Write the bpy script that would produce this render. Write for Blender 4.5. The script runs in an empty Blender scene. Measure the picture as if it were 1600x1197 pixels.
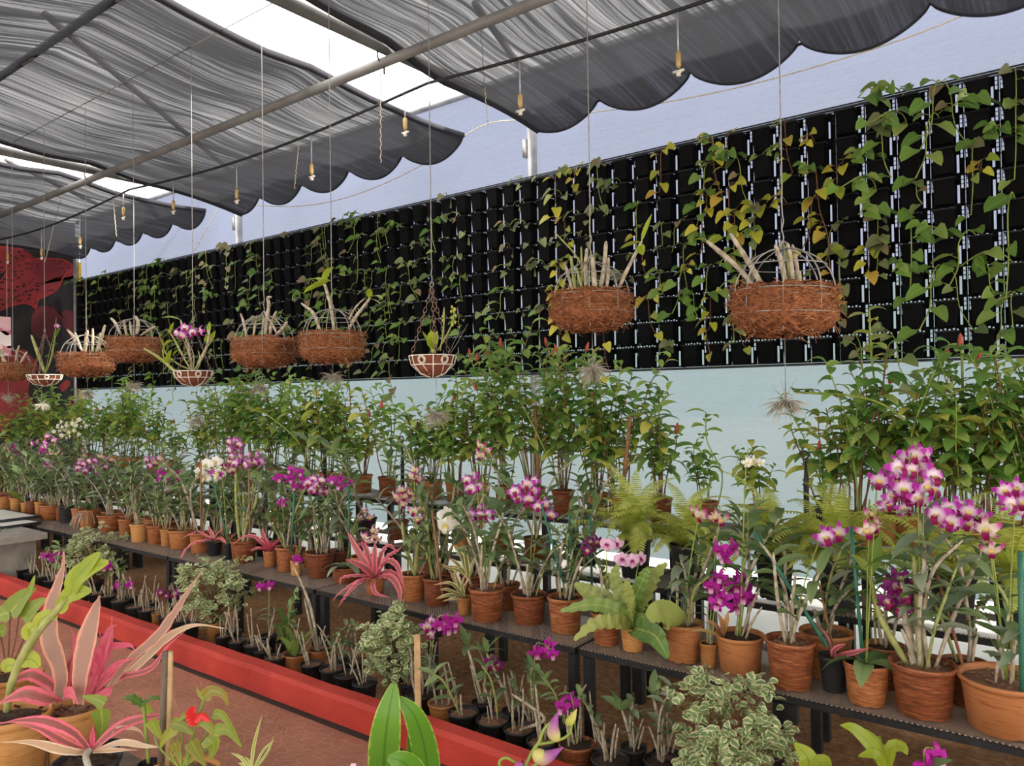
import bpy, math, random
from mathutils import Vector, Matrix, Euler, noise
S = bpy.context.scene
COL = S.collection
PI = math.pi
R = random.Random(7)
sin, cos = math.sin, math.cos

# ------------------------------------------------------------ camera
F_PX = 1200.0
YAW, PITCH, ROLL = math.radians(37.57), math.radians(0.93), math.radians(0.8)
CAM = Vector((0, 0, 1.5))
FW = Vector((-sin(YAW) * cos(PITCH), cos(YAW) * cos(PITCH), sin(PITCH)))
R0 = Vector((cos(YAW), sin(YAW), 0))
U0 = R0.cross(FW)
RT = R0 * cos(ROLL) - U0 * sin(ROLL)
UP = U0 * cos(ROLL) + R0 * sin(ROLL)
def ray(px, py): return FW + RT * ((px - 800) / F_PX) + UP * ((598.5 - py) / F_PX)
def atD(px, py, d): return CAM + ray(px, py) * d
def onY(px, py, Y):
    r = ray(px, py); return CAM + r * (Y / r.y)
def onZ(px, py, z):
    r = ray(px, py); return CAM + r * ((z - 1.5) / r.z)
def onX(px, py, X):
    r = ray(px, py); return CAM + r * (X / r.x)
def depth(p): return (p - CAM).dot(FW)
def proj(p):
    d = p - CAM; z = d.dot(FW)
    return 800 + F_PX * d.dot(RT) / z, 598.5 - F_PX * d.dot(UP) / z
cd = bpy.data.cameras.new('camera'); cd.sensor_width = 36; cd.lens = 27; cd.clip_end = 200; cd.clip_start = .05
co = bpy.data.objects.new('camera', cd); COL.objects.link(co)
M = Matrix((RT, UP, -FW)).transposed().to_4x4(); M.translation = CAM
co.matrix_world = M
S.camera = co

# ------------------------------------------------------------ materials
def lin(c): return tuple(((v / 255 + .055) / 1.055) ** 2.4 if v > 10 else v / 255 / 12.92 for v in c) + (1,)
class NT:
    def __init__(s, name):
        s.m = bpy.data.materials.new(name); s.m.use_nodes = True
        s.t = s.m.node_tree; s.t.nodes.clear(); s.out = s.n('ShaderNodeOutputMaterial')
    def n(s, ty, **kw):
        o = s.t.nodes.new(ty)
        for k, v in kw.items(): setattr(o, k, v)
        return o
    def l(s, a, b): s.t.links.new(a, b)
    def math(s, op, a, b=None, c=None):
        m = s.n('ShaderNodeMath', operation=op)
        for i, v in enumerate((a, b, c)):
            if v is None: continue
            if isinstance(v, (int, float)): m.inputs[i].default_value = v
            else: s.l(v, m.inputs[i])
        return m.outputs[0]
    def ramp(s, fac, stops, interp='LINEAR'):
        r = s.n('ShaderNodeValToRGB'); cr = r.color_ramp; cr.interpolation = interp
        while len(cr.elements) < len(stops): cr.elements.new(.5)
        for e, (p, c) in zip(cr.elements, stops): e.position = p; e.color = lin(c)
        s.l(fac, r.inputs[0]); return r.outputs[0]
    def mix(s, fac, a, b):
        m = s.n('ShaderNodeMix', data_type='RGBA')
        for i, v in ((0, fac), (6, a), (7, b)):
            if isinstance(v, (int, float)): m.inputs[i].default_value = v
            elif isinstance(v, tuple): m.inputs[i].default_value = lin(v)
            else: s.l(v, m.inputs[i])
        return m.outputs[2]
    def noise(s, scale, detail=3, vec=None, rough=.5, dist=0):
        n = s.n('ShaderNodeTexNoise'); n.inputs['Scale'].default_value = scale; n.inputs['Detail'].default_value = detail
        n.inputs['Roughness'].default_value = rough; n.inputs['Distortion'].default_value = dist
        if vec is not None: s.l(vec, n.inputs['Vector'])
        return n.outputs[0]
    def coord(s, which='Object', scale=None, rot=None):
        c = s.n('ShaderNodeTexCoord').outputs[which]
        if scale or rot:
            m = s.n('ShaderNodeMapping'); s.l(c, m.inputs[0])
            if scale: m.inputs['Scale'].default_value = scale
            if rot: m.inputs['Rotation'].default_value = rot
            c = m.outputs[0]
        return c
    def attr(s, name): return s.n('ShaderNodeAttribute', attribute_name=name).outputs['Fac']
    def pbr(s, col, rough=.6, metal=0, spec=.4, bump=None, bs=.3, bd=.01, trans=0, tcol=None):
        p = s.n('ShaderNodeBsdfPrincipled')
        if isinstance(col, tuple): p.inputs['Base Color'].default_value = lin(col)
        else: s.l(col, p.inputs['Base Color'])
        p.inputs['Roughness'].default_value = rough; p.inputs['Metallic'].default_value = metal
        p.inputs['Specular IOR Level'].default_value = spec
        if bump is not None:
            b = s.n('ShaderNodeBump'); b.inputs['Strength'].default_value = bs; b.inputs['Distance'].default_value = bd
            s.l(bump, b.inputs['Height']); s.l(b.outputs[0], p.inputs['Normal'])
        sh = p.outputs[0]
        if trans:
            t = s.n('ShaderNodeBsdfTranslucent'); c = tcol or col
            if isinstance(c, tuple): t.inputs[0].default_value = lin(c)
            else: s.l(c, t.inputs[0])
            m = s.n('ShaderNodeMixShader'); m.inputs[0].default_value = trans
            s.l(sh, m.inputs[1]); s.l(t.outputs[0], m.inputs[2]); sh = m.outputs[0]
        s.l(sh, s.out.inputs[0]); return s.m
MATS = {}
def plain(name, col, rough=.6, metal=0, spec=.4, var=None, vs=20, bump=0, bd=.005, trans=0):
    t = NT(name); c = col; b = None
    if var or bump:
        nz = t.noise(vs, 4, t.coord())
        if var: c = t.ramp(nz, [(.3, col), (.7, var)])
        if bump: b = nz
    MATS[name] = t.pbr(c, rough, metal, spec, b, bump, bd, trans); return MATS[name]
def leafmat(name, cols, rough=.45, trans=.3, edge=None, edge_at=.7, mid=None, tip=None, spec=.4):
    t = NT(name); rnd = t.n('ShaderNodeNewGeometry').outputs['Random Per Island']
    oi = t.n('ShaderNodeObjectInfo').outputs['Random']
    f = t.math('FRACT', t.math('ADD', rnd, oi))
    k = len(cols); c = t.ramp(f, [(i / (k - 1), cc) for i, cc in enumerate(cols)])
    e = t.attr('e')
    if mid:
        c = t.mix(t.ramp(e, [(0, (255,) * 3), (.13, (0,) * 3)]), c, mid)
    if tip:
        c = t.mix(t.ramp(t.math('ADD', t.attr('t'), t.math('MULTIPLY', t.math('SUBTRACT', rnd, .5), .5)), [(.55, (0,) * 3), (.95, (255,) * 3)]), c, tip)
    if edge:
        nz = t.noise(60, 2, t.coord())
        ee = t.math('ADD', e, t.math('MULTIPLY', t.math('SUBTRACT', nz, .5), .35))
        c = t.mix(t.ramp(ee, [(edge_at - .08, (0,) * 3), (edge_at + .08, (255,) * 3)]), c, edge)
    MATS[name] = t.pbr(c, rough, 0, spec, trans=trans); return MATS[name]
def potmat(name, a, b, c, spec=.35):
    t = NT(name); co_ = t.coord(scale=(1, 1, 7)); n1 = t.noise(1.6, 6, co_, .65); n2 = t.noise(40, 3, t.coord())
    oi = t.n('ShaderNodeObjectInfo').outputs['Random']
    col = t.ramp(t.math('ADD', n1, t.math('MULTIPLY', t.math('SUBTRACT', oi, .5), .35)), [(.34, a), (.5, b), (.64, c)])
    MATS[name] = t.pbr(col, .6 if spec > .2 else .8, 0, spec, n2, .15, .003); return MATS[name]
potmat('terracotta', (98, 50, 28), (134, 74, 42), (168, 108, 64))
potmat('ochre_clay', (144, 94, 50), (170, 116, 62), (190, 136, 80))
potmat('black_plastic', (26, 27, 29), (36, 37, 40), (50, 50, 52))
potmat('planter_black', (6, 6, 7), (9, 9, 10), (13, 13, 14), .08)
plain('potting_mix', (62, 46, 36), .95, var=(104, 80, 62), vs=60, bump=1, bd=.01)
plain('bark', (96, 66, 50), .9, var=(140, 104, 80), vs=70)
plain('cane', (126, 110, 90), .75, var=(192, 178, 156), vs=35)
plain('cane_green', (118, 124, 62), .6, var=(160, 158, 96), vs=30)
plain('stem_green', (108, 128, 52), .5, var=(140, 150, 66), vs=30)
plain('stem_brown', (92, 62, 44), .8, var=(122, 84, 56), vs=40)
plain('steel', (100, 98, 96), .6, .2, var=(124, 121, 118), vs=6)
plain('galvanised', (150, 150, 152), .45, .5, var=(190, 190, 192), vs=9)
plain('rusty_wire', (120, 84, 64), .7, .3, var=(150, 130, 116), vs=50)
plain('grey_wire', (140, 134, 128), .5, .5, var=(170, 164, 158), vs=40)
plain('white_wire', (214, 204, 188), .6, var=(226, 220, 208), vs=40)
plain('black_iron', (24, 24, 27), .55, .2, var=(40, 38, 38), vs=30)
plain('hose', (22, 22, 24), .5)
plain('planter_lip_lit', (15, 15, 17), .6, spec=.3)  # lighter black than the pockets: light caught on the lips, put into the colour
plain('brass', (176, 146, 96), .5, .3)
plain('coir', (92, 54, 36), .95, var=(150, 94, 62), vs=45, bump=1, bd=.02, spec=.1)
plain('coir_fibre', (128, 78, 50), .9, var=(192, 134, 94), vs=50, spec=.1)
plain('liner', (104, 58, 44), .9, var=(134, 80, 60), vs=25, spec=.1)
plain('bamboo', (150, 112, 78), .7, var=(188, 154, 112), vs=25)
plain('brown_stick', (126, 84, 58), .8, var=(154, 106, 74), vs=25)
plain('grey_stick', (92, 78, 68), .8, var=(120, 102, 86), vs=25)
plain('green_stake', (40, 92, 74), .5, var=(58, 112, 90), vs=30)
plain('timber', (176, 138, 98), .7, var=(206, 172, 128), vs=30)
plain('timber_side', (128, 84, 60), .7, var=(150, 100, 72), vs=30)
plain('rope', (180, 166, 142), .9, var=(206, 192, 168), vs=80)
plain('concrete', (128, 122, 114), .9, var=(156, 148, 138), vs=9, bump=.4)
plain('white_board', (222, 216, 206), .5)
plain('dark_frame', (40, 42, 48), .5)
plain('sign_board', (62, 40, 38), .6)
plain('sign_letters', (214, 200, 196), .6)
plain('yellow_paint', (196, 168, 62), .6, var=(170, 140, 60), vs=15)
plain('pink_poster', (238, 192, 194), .6)
plain('poster_rose', (212, 120, 140), .6)
plain('poster_pale', (246, 226, 224), .6)
plain('airplant', (140, 132, 116), .8, var=(184, 176, 160), vs=60)
plain('banner_black', (27, 24, 26), .75, var=(38, 32, 34), vs=3)
plain('banner_red_line', (176, 54, 54), .7, var=(150, 42, 46), vs=10)
def banner_petal(name, a, b, spots):
    t = NT(name); n = t.noise(1.3, 4, t.coord()); c = t.ramp(n, [(.3, a), (.7, b)])
    if spots:
        v = t.n('ShaderNodeTexVoronoi', feature='F1'); v.inputs['Scale'].default_value = 13
        t.l(t.coord(scale=(1, 1, 1.6)), v.inputs['Vector'])
        sp = t.ramp(v.outputs['Distance'], [(.30, (255,) * 3), (.36, (0,) * 3)])
        big = t.ramp(t.noise(1.1, 2, t.coord()), [(.42, (0,) * 3), (.5, (255,) * 3)])
        c = t.mix(t.math('MULTIPLY', sp, big), c, (52, 18, 24))
    MATS[name] = t.pbr(c, .75)
banner_petal('banner_spotted', (160, 50, 52), (98, 28, 36), True)
banner_petal('banner_plain', (150, 52, 50), (84, 26, 32), False)
banner_petal('banner_deep', (112, 36, 40), (56, 26, 30), False)
leafmat('leaf_orchid', [(76, 98, 58), (108, 132, 80), (132, 152, 98), (92, 114, 72)], .45, .22, mid=(112, 124, 84))
leafmat('leaf_orchid_grey', [(96, 112, 88), (132, 144, 116), (154, 162, 136)], .5, .2)
leafmat('leaf_costus', [(78, 120, 56), (122, 164, 78), (154, 184, 92), (184, 198, 108), (96, 140, 66), (138, 174, 90)], .45, .55, mid=(140, 158, 84))
leafmat('leaf_costus_yellow', [(118, 142, 50), (158, 164, 66), (190, 184, 88), (104, 132, 52)], .45, .35)
leafmat('leaf_vine_green', [(66, 98, 42), (116, 148, 62), (88, 122, 52), (150, 166, 84)], .45, .3, mid=(130, 150, 80))
leafmat('leaf_vine_yellow', [(176, 172, 58), (206, 192, 70), (132, 148, 54), (192, 156, 66)], .45, .3)
leafmat('leaf_vine_pale', [(84, 100, 58), (128, 140, 84), (110, 112, 78), (140, 120, 88)], .5, .3)
leafmat('leaf_fern', [(176, 190, 84), (204, 210, 104), (220, 222, 128), (188, 198, 90)], .5, .5)
leafmat('leaf_nest', [(112, 142, 64), (142, 162, 84), (174, 178, 98), (98, 132, 62)], .4, .3, mid=(168, 174, 92))
leafmat('leaf_variegated', [(122, 150, 98), (146, 168, 114), (108, 136, 88), (166, 178, 122)], .5, .35, edge=(228, 226, 180), edge_at=.58)
leafmat('leaf_pink', [(172, 104, 96), (150, 84, 80), (190, 120, 112)], .5, .3, edge=(236, 116, 136), edge_at=.5, mid=(146, 96, 88))
leafmat('leaf_dusty', [(192, 154, 134), (170, 132, 116)], .6, .25, edge=(224, 158, 134), edge_at=.74)
leafmat('leaf_hotpink', [(232, 104, 132), (222, 84, 116), (238, 130, 146)], .5, .35, mid=(196, 92, 100))
leafmat('leaf_stripe', [(104, 116, 62), (126, 128, 70)], .5, .25, edge=(210, 196, 142), edge_at=.55, tip=(176, 110, 84))
leafmat('leaf_bronze', [(176, 104, 72), (128, 122, 66), (190, 140, 90)], .5, .25)
leafmat('leaf_dry', [(216, 180, 150), (196, 158, 124), (226, 198, 170)], .8, .3, edge=(236, 214, 188))
leafmat('leaf_lime', [(166, 178, 48), (150, 168, 50), (176, 184, 66)], .4, .4, mid=(130, 148, 44))
leafmat('leaf_arrow', [(120, 144, 50), (140, 158, 62), (104, 128, 46)], .4, .35, mid=(170, 178, 90), edge=(156, 140, 58), edge_at=.92)
leafmat('leaf_anthurium', [(120, 138, 44), (150, 146, 48), (96, 128, 50), (140, 120, 44)], .35, .3, mid=(150, 160, 70), edge=(178, 160, 60), edge_at=.93)
leafmat('leaf_bold', [(92, 138, 40), (104, 148, 48)], .38, .3, mid=(72, 112, 34), edge=(178, 190, 88), edge_at=.96)
leafmat('grass_blade', [(170, 180, 86), (150, 166, 72)], .5, .3, edge=(216, 214, 150), edge_at=.6)
leafmat('spathe_red', [(216, 40, 44), (200, 30, 38)], .25, .2)
def flower(name, center, tipc, a=.35, b=.6):
    t = NT(name); c = t.ramp(t.attr('t'), [(0, center), (a, center), (b, tipc), (1, tipc)])
    MATS[name] = t.pbr(c, .55, 0, .3, trans=.35)
flower('petal_bicolor', (246, 232, 240), (182, 48, 166), .3, .72)
flower('petal_magenta', (206, 96, 190), (186, 34, 160), .05, .3)
flower('petal_white', (244, 240, 222), (246, 240, 232), .2, .4)
flower('petal_purple', (226, 190, 214), (122, 26, 104), .1, .4)
flower('petal_pale', (196, 120, 176), (238, 196, 222), .1, .35)
flower('petal_drooping', (246, 232, 214), (190, 50, 136), .5, .9)
flower('petal_lip', (234, 210, 120), (140, 10, 84), .12, .4)
flower('petal_lip_pale', (226, 210, 110), (240, 232, 214), .3, .6)
flower('petal_lip_pink', (150, 30, 100), (236, 190, 216), .3, .8)
flower('bud_violet', (216, 206, 130), (170, 92, 168), .25, .75)
flower('bud_lime', (190, 190, 90), (206, 196, 110), .3, .8)
plain('cone_red', (140, 50, 38), .6, var=(178, 84, 60), vs=120, bump=.5)

# fabric and nets
def fabric(name, a, b, see=.1):
    t = NT(name); n1 = t.noise(90, 2, t.coord(scale=(.25, 1, 2.4))); n2 = t.noise(.6, 4, t.coord(scale=(1, 1, .35)))
    n3 = t.noise(30, 3, t.coord(scale=(.06, 1, 3)))
    f = t.math('ADD', t.math('MULTIPLY', n1, .35), t.math('ADD', t.math('MULTIPLY', n2, .45), t.math('MULTIPLY', n3, .2)))
    c = t.ramp(f, [(.35, a), (.65, b)])
    d = t.n('ShaderNodeBsdfDiffuse'); tr = t.n('ShaderNodeBsdfTranslucent'); m = t.n('ShaderNodeMixShader'); m.inputs[0].default_value = .62
    t.l(c, d.inputs[0]); t.l(c, tr.inputs[0]); t.l(d.outputs[0], m.inputs[1]); t.l(tr.outputs[0], m.inputs[2])
    tp = t.n('ShaderNodeBsdfTransparent'); m2 = t.n('ShaderNodeMixShader'); m2.inputs[0].default_value = see; t.l(m.outputs[0], m2.inputs[1]); t.l(tp.outputs[0], m2.inputs[2]); t.l(m2.outputs[0], t.out.inputs[0])
    MATS[name] = t.m
fabric('fabric_upper', (48, 56, 78), (66, 73, 94), .055)
fabric('fabric_lower', (42, 60, 66), (58, 74, 79), .05)
fabric('fabric_fill_light', (214, 214, 210), (226, 226, 222), .3)  # made whiter and more see-through on unseen walls, added for front light
def netmat(name):
    t = NT(name)
    big = t.noise(1.0, 5, t.coord(scale=(9, .26, 1)), .72, .25)
    fine = t.noise(1.0, 3, t.coord(scale=(44, .6, 1)), .65, .15)
    weave = t.noise(160, 2, t.coord())
    patch = t.noise(.55, 2, t.coord())
    f = t.math('ADD', t.math('MULTIPLY', big, .6), t.math('MULTIPLY', fine, .5))
    f = t.math('ADD', f, t.math('MULTIPLY', t.math('SUBTRACT', patch, .5), .35))
    o = t.math('ADD', t.math('MULTIPLY', t.math('SUBTRACT', f, .55), NET_C), NET_T)
    o = t.math('ADD', o, t.math('MULTIPLY', t.math('SUBTRACT', weave, .5), .05))
    o = t.math('MINIMUM', t.math('MAXIMUM', o, .004), .11)
    tp = t.n('ShaderNodeBsdfTransparent'); d = t.n('ShaderNodeBsdfDiffuse'); d.inputs[0].default_value = lin((46, 45, 48))
    tr = t.n('ShaderNodeBsdfTranslucent'); tr.inputs[0].default_value = lin((42, 42, 44))
    m1 = t.n('ShaderNodeMixShader'); m1.inputs[0].default_value = .5; t.l(d.outputs[0], m1.inputs[1]); t.l(tr.outputs[0], m1.inputs[2])
    m = t.n('ShaderNodeMixShader'); t.l(o, m.inputs[0]); t.l(m1.outputs[0], m.inputs[1]); t.l(tp.outputs[0], m.inputs[2])
    t.l(m.outputs[0], t.out.inputs[0]); MATS[name] = t.m
NET_C, NET_T = .48, .018
netmat('shade_net')
plain('net_hem', (34, 33, 40), .9)
def meshtop():
    t = NT('steel_mesh'); c = t.coord(rot=(0, 0, PI / 4)); sx = t.n('ShaderNodeSeparateXYZ'); t.l(c, sx.inputs[0])
    a = t.math('ABSOLUTE', t.math('SINE', t.math('MULTIPLY', sx.outputs[0], PI / .012))); b = t.math('ABSOLUTE', t.math('SINE', t.math('MULTIPLY', sx.outputs[1], PI / .012)))
    hole = t.math('GREATER_THAN', t.math('MINIMUM', a, b), .45)
    p = t.n('ShaderNodeBsdfPrincipled'); p.inputs['Base Color'].default_value = lin((168, 152, 140)); p.inputs['Metallic'].default_value = .3; p.inputs['Roughness'].default_value = .55
    tp = t.n('ShaderNodeBsdfTransparent'); m = t.n('ShaderNodeMixShader'); t.l(hole, m.inputs[0]); t.l(p.outputs[0], m.inputs[1]); t.l(tp.outputs[0], m.inputs[2])
    t.l(m.outputs[0], t.out.inputs[0]); MATS['steel_mesh'] = t.m
meshtop()
def soilmat():
    t = NT('soil'); c = t.coord(); n = t.noise(26, 6, c, .75); n2 = t.noise(1.3, 3, c); n3 = t.noise(120, 2, c)
    f = t.math('ADD', t.math('MULTIPLY', n, .6), t.math('MULTIPLY', n2, .4))
    col = t.ramp(f, [(.36, (132, 90, 62)), (.5, (190, 138, 98)), (.62, (222, 172, 128))])
    MATS['soil'] = t.pbr(col, .95, 0, .1, t.math('ADD', n, t.math('MULTIPLY', n3, .5)), 1, .03)
soilmat()
def tilemat():
    t = NT('walk_tile'); c = t.coord(scale=(1, 1, 1)); v = t.n('ShaderNodeTexVoronoi', feature='DISTANCE_TO_EDGE'); v.inputs['Scale'].default_value = 15
    mp = t.n('ShaderNodeMapping'); t.l(c, mp.inputs[0]); mp.inputs['Scale'].default_value = (1, 1.7, 1); t.l(mp.outputs[0], v.inputs['Vector'])
    b = t.n('ShaderNodeTexBrick'); t.l(c, b.inputs['Vector']); b.inputs['Scale'].default_value = 1; b.inputs['Brick Width'].default_value = .3; b.inputs['Row Height'].default_value = .3
    b.offset = 0; b.inputs['Mortar Size'].default_value = .003; b.inputs['Color1'].default_value = (1, 1, 1, 1); b.inputs['Color2'].default_value = (1, 1, 1, 1); b.inputs['Mortar'].default_value = (.8, .8, .8, 1)
    line = t.ramp(v.outputs['Distance'], [(.02, (255,) * 3), (.07, (0,) * 3)])
    n = t.noise(5, 4, c); n2 = t.noise(1.2, 3, c)
    base = t.ramp(t.math('ADD', t.math('MULTIPLY', n, .5), t.math('MULTIPLY', n2, .5)), [(.35, (142, 90, 70)), (.65, (170, 112, 88))])
    col = t.mix(t.math('MULTIPLY', line, .28), base, (196, 146, 122))
    mm = t.n('ShaderNodeMix', data_type='RGBA', blend_type='MULTIPLY'); mm.inputs[0].default_value = 1; t.l(col, mm.inputs[6]); t.l(b.outputs[0], mm.inputs[7])
    MATS['walk_tile'] = t.pbr(mm.outputs[2], .6, 0, .35, line, .4, .004)
tilemat()
def kerbmat():
    t = NT('red_paint'); c = t.coord(); n = t.noise(3, 5, c); n2 = t.noise(30, 5, c, .7)
    col = t.ramp(n, [(.3, (152, 40, 30)), (.7, (188, 60, 46))])
    chip = t.ramp(n2, [(.74, (0,) * 3), (.8, (255,) * 3)])
    col = t.mix(t.math('MULTIPLY', chip, .4), col, (214, 130, 116))
    MATS['red_paint'] = t.pbr(col, .55, 0, .35, n2, .5, .01)
kerbmat()
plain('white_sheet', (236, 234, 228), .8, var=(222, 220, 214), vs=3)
plain('outside_concrete', (216, 214, 208), .9, var=(230, 228, 222), vs=2)
plain('kerb_foot_dark', (52, 38, 32), .95)

# ------------------------------------------------------------ mesh builder
class MB:
    def __init__(s): s.v = []; s.f = []; s.t = []; s.e = []; s.mi = []; s.cur = 0
    def vert(s, p, t=0., e=0.): s.v.append((p[0], p[1], p[2])); s.t.append(t); s.e.append(e); return len(s.v) - 1
    def face(s, *i): s.f.append(i); s.mi.append(s.cur)
    def build(s, name, mats, smooth=True):
        me = bpy.data.meshes.new(name); me.from_pydata(s.v, [], s.f)
        if isinstance(mats, str): mats = [mats]
        for m in mats: me.materials.append(MATS[m])
        if len(mats) > 1: me.polygons.foreach_set('material_index', s.mi)
        if smooth: me.polygons.foreach_set('use_smooth', [True] * len(s.f))
        for nm, arr in (('t', s.t), ('e', s.e)):
            a = me.attributes.new(nm, 'FLOAT', 'POINT'); a.data.foreach_set('value', arr)
        me.update(); return me
    def box(s, c, d, rot=None):
        c = Vector(c); h = Vector(d) / 2; i0 = len(s.v)
        for x in (-1, 1):
            for y in (-1, 1):
                for z in (-1, 1):
                    p = Vector((x * h.x, y * h.y, z * h.z))
                    if rot is not None: p = rot @ p
                    s.vert(c + p)
        for q in ((0, 1, 3, 2), (4, 6, 7, 5), (0, 4, 5, 1), (2, 3, 7, 6), (0, 2, 6, 4), (1, 5, 7, 3)): s.face(*[i0 + k for k in q])
        return s
    def tube(s, pts, rad, n=6, cap=True):
        pts = [Vector(p) for p in pts]; m = len(pts)
        if isinstance(rad, (int, float)): rad = [rad] * m
        d0 = (pts[1] - pts[0]).normalized(); a = d0.orthogonal().normalized(); rings = []
        for i, p in enumerate(pts):
            d = (pts[min(i + 1, m - 1)] - pts[max(i - 1, 0)])
            d = d.normalized() if d.length > 1e-9 else d0
            a = (a - d * a.dot(d)); a = a.normalized() if a.length > 1e-6 else d.orthogonal().normalized()
            b = d.cross(a); i0 = len(s.v)
            for k in range(n):
                q = 2 * PI * k / n; s.vert(p + (a * cos(q) + b * sin(q)) * rad[i], i / (m - 1))
            rings.append(i0)
        for i in range(m - 1):
            for k in range(n):
                k2 = (k + 1) % n; s.face(rings[i] + k, rings[i] + k2, rings[i + 1] + k2, rings[i + 1] + k)
        if cap and n > 2: s.face(*[rings[0] + k for k in range(n)][::-1]); s.face(*[rings[-1] + k for k in range(n)])
        return s
    def ring(s, c, r, rad, n=24, k=4, axis='z', sy=1):
        pts = []
        for i in range(n + 1):
            q = 2 * PI * i / n; x, y = r * cos(q), r * sin(q) * sy
            pts.append(Vector(c) + (Vector((x, y, 0)) if axis == 'z' else Vector((x, 0, y)) if axis == 'y' else Vector((0, x, y))))
        return s.tube(pts, rad, k, False)
    def lathe(s, prof, n=28, f=None):
        i0 = len(s.v)
        for j, (r, z) in enumerate(prof):
            for k in range(n):
                q = 2 * PI * k / n; rr, zz = (r, z) if f is None else f(r, z, q, j)
                s.vert((rr * cos(q), rr * sin(q), zz))
        for j in range(len(prof) - 1):
            for k in range(n):
                a = i0 + j * n + k; b = i0 + j * n + (k + 1) % n; s.face(a, b, b + n, a + n)
        return s
    def ribbon(s, pts, W, prof, nrm, fold=.15, wav=0, wf=9, ph=0):
        """leaf along pts; nrm = approx normal (vector) ; prof(t) width 0..1"""
        m = len(pts); prev = None; n0 = Vector(nrm)
        for i, p in enumerate(pts):
            t = i / (m - 1); d = pts[min(i + 1, m - 1)] - pts[max(i - 1, 0)]
            d = d.normalized() if d.length > 1e-9 else Vector((0, 0, 1))
            side = d.cross(n0)
            if side.length < .05: side = d.orthogonal()
            side.normalize()
            if prev is not None and side.dot(prev) < 0: side = -side
            prev = side; nn = side.cross(d).normalized(); w = W * prof(t) / 2
            o = wav * w * sin(t * wf * 2 * PI + ph) if wav else 0; o2 = wav * w * sin(t * wf * 2 * PI + ph + 2) if wav else 0
            a = s.vert(p + side * w + nn * (fold * w + o), t, 1); b = s.vert(p, t, 0); c = s.vert(p - side * w + nn * (fold * w + o2), t, 1)
            if i:
                s.face(a - 3, b - 3, b, a); s.face(b - 3, c - 3, c, b)
        return s
P_ELL = lambda t: max(.02, math.sin(PI * min(1, t * .96 + .04) ** .85) ** .8)
P_STRAP = lambda t: max(.02, min(1, .55 + t * 1.6) * (1 - t ** 3) ** .9)
P_HEART = lambda t: max(.02, (min(1, (t + .12) * 4.2) ** .6) * (1 - t) ** .62 * 1.12)
P_PET = lambda t: max(.05, math.sin(PI * (t * .85 + .12)) ** .7)
P_WIDEP = lambda t: max(.05, math.sin(PI * (t ** .8 * .9 + .05)) ** .55)
def drooppath(b, d, L, droop, n=5, up=Vector((0, 0, 1))):
    p = Vector(b); d = Vector(d).normalized(); out = [p.copy()]
    for i in range(n):
        p = p + d * (L / n); out.append(p.copy()); d = (d - up * (droop / n)).normalized()
    return out
def leaf(mb, b, d, L, W, droop=.8, prof=P_ELL, fold=.25, n=5, nrm=None, wav=0, wf=5):
    pts = drooppath(b, d, L, droop, n)
    if nrm is None: nrm = Vector((0, 0, 1)) + Vector((R.uniform(-.4, .4), R.uniform(-.4, .4), 0))
    mb.ribbon(pts, W, prof, nrm, fold, wav, wf)
def smoothpath(P, n=14):
    P = [Vector(p) for p in P]
    if len(P) == 2: return [P[0].lerp(P[1], i / n) for i in range(n + 1)]
    Q = [P[0] * 2 - P[1]] + P + [P[-1] * 2 - P[-2]]; out = []; k = len(P) - 1
    for i in range(n + 1):
        u = i / n * k; j = min(int(u), k - 1); t = u - j; a, b, c, d = Q[j:j + 4]
        out.append(.5 * ((2 * b) + (c - a) * t + (2 * a - 5 * b + 4 * c - d) * t * t + (3 * b - a - 3 * c + d) * t ** 3))
    return out

# ------------------------------------------------------------ objects
def put(name, me, parent=None, loc=(0, 0, 0), rot=(0, 0, 0), sc=1):
    o = bpy.data.objects.new(name, me); COL.objects.link(o)
    if parent is not None: o.parent = parent
    o.location = loc; o.rotation_euler = rot
    o.scale = (sc,) * 3 if isinstance(sc, (int, float)) else sc
    return o
def tag(o, label, cat, group=None, kind=None):
    o['label'] = label; o['category'] = cat
    if group: o['group'] = group
    if kind: o['kind'] = kind
    return o
def thing(name, label, cat, loc=(0, 0, 0), rz=0, group=None):
    o = bpy.data.objects.new(name, None); COL.objects.link(o); o.location = loc; o.rotation_euler = (0, 0, rz); o.empty_display_size = .05
    return tag(o, label, cat, group)
def struct(name, me, parent=None, label=None):
    o = put(name, me, parent); o['kind'] = 'structure'
    if label: o['label'] = label
    return o
def boxmesh(name, c, d, mat): return MB().box(c, d).build(name, mat, False)
ONES = 'first second third fourth fifth sixth seventh eighth ninth tenth eleventh twelfth thirteenth fourteenth fifteenth sixteenth seventeenth eighteenth nineteenth'.split()
TENS = {20: 'twent', 30: 'thirt', 40: 'fort', 50: 'fift', 60: 'sixt', 70: 'sevent'}
def ordn(i):
    if i < 20: return ONES[i - 1]
    t = i // 10 * 10
    return TENS[t] + ('ieth' if i == t else 'y-' + ONES[i - t - 1])

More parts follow.
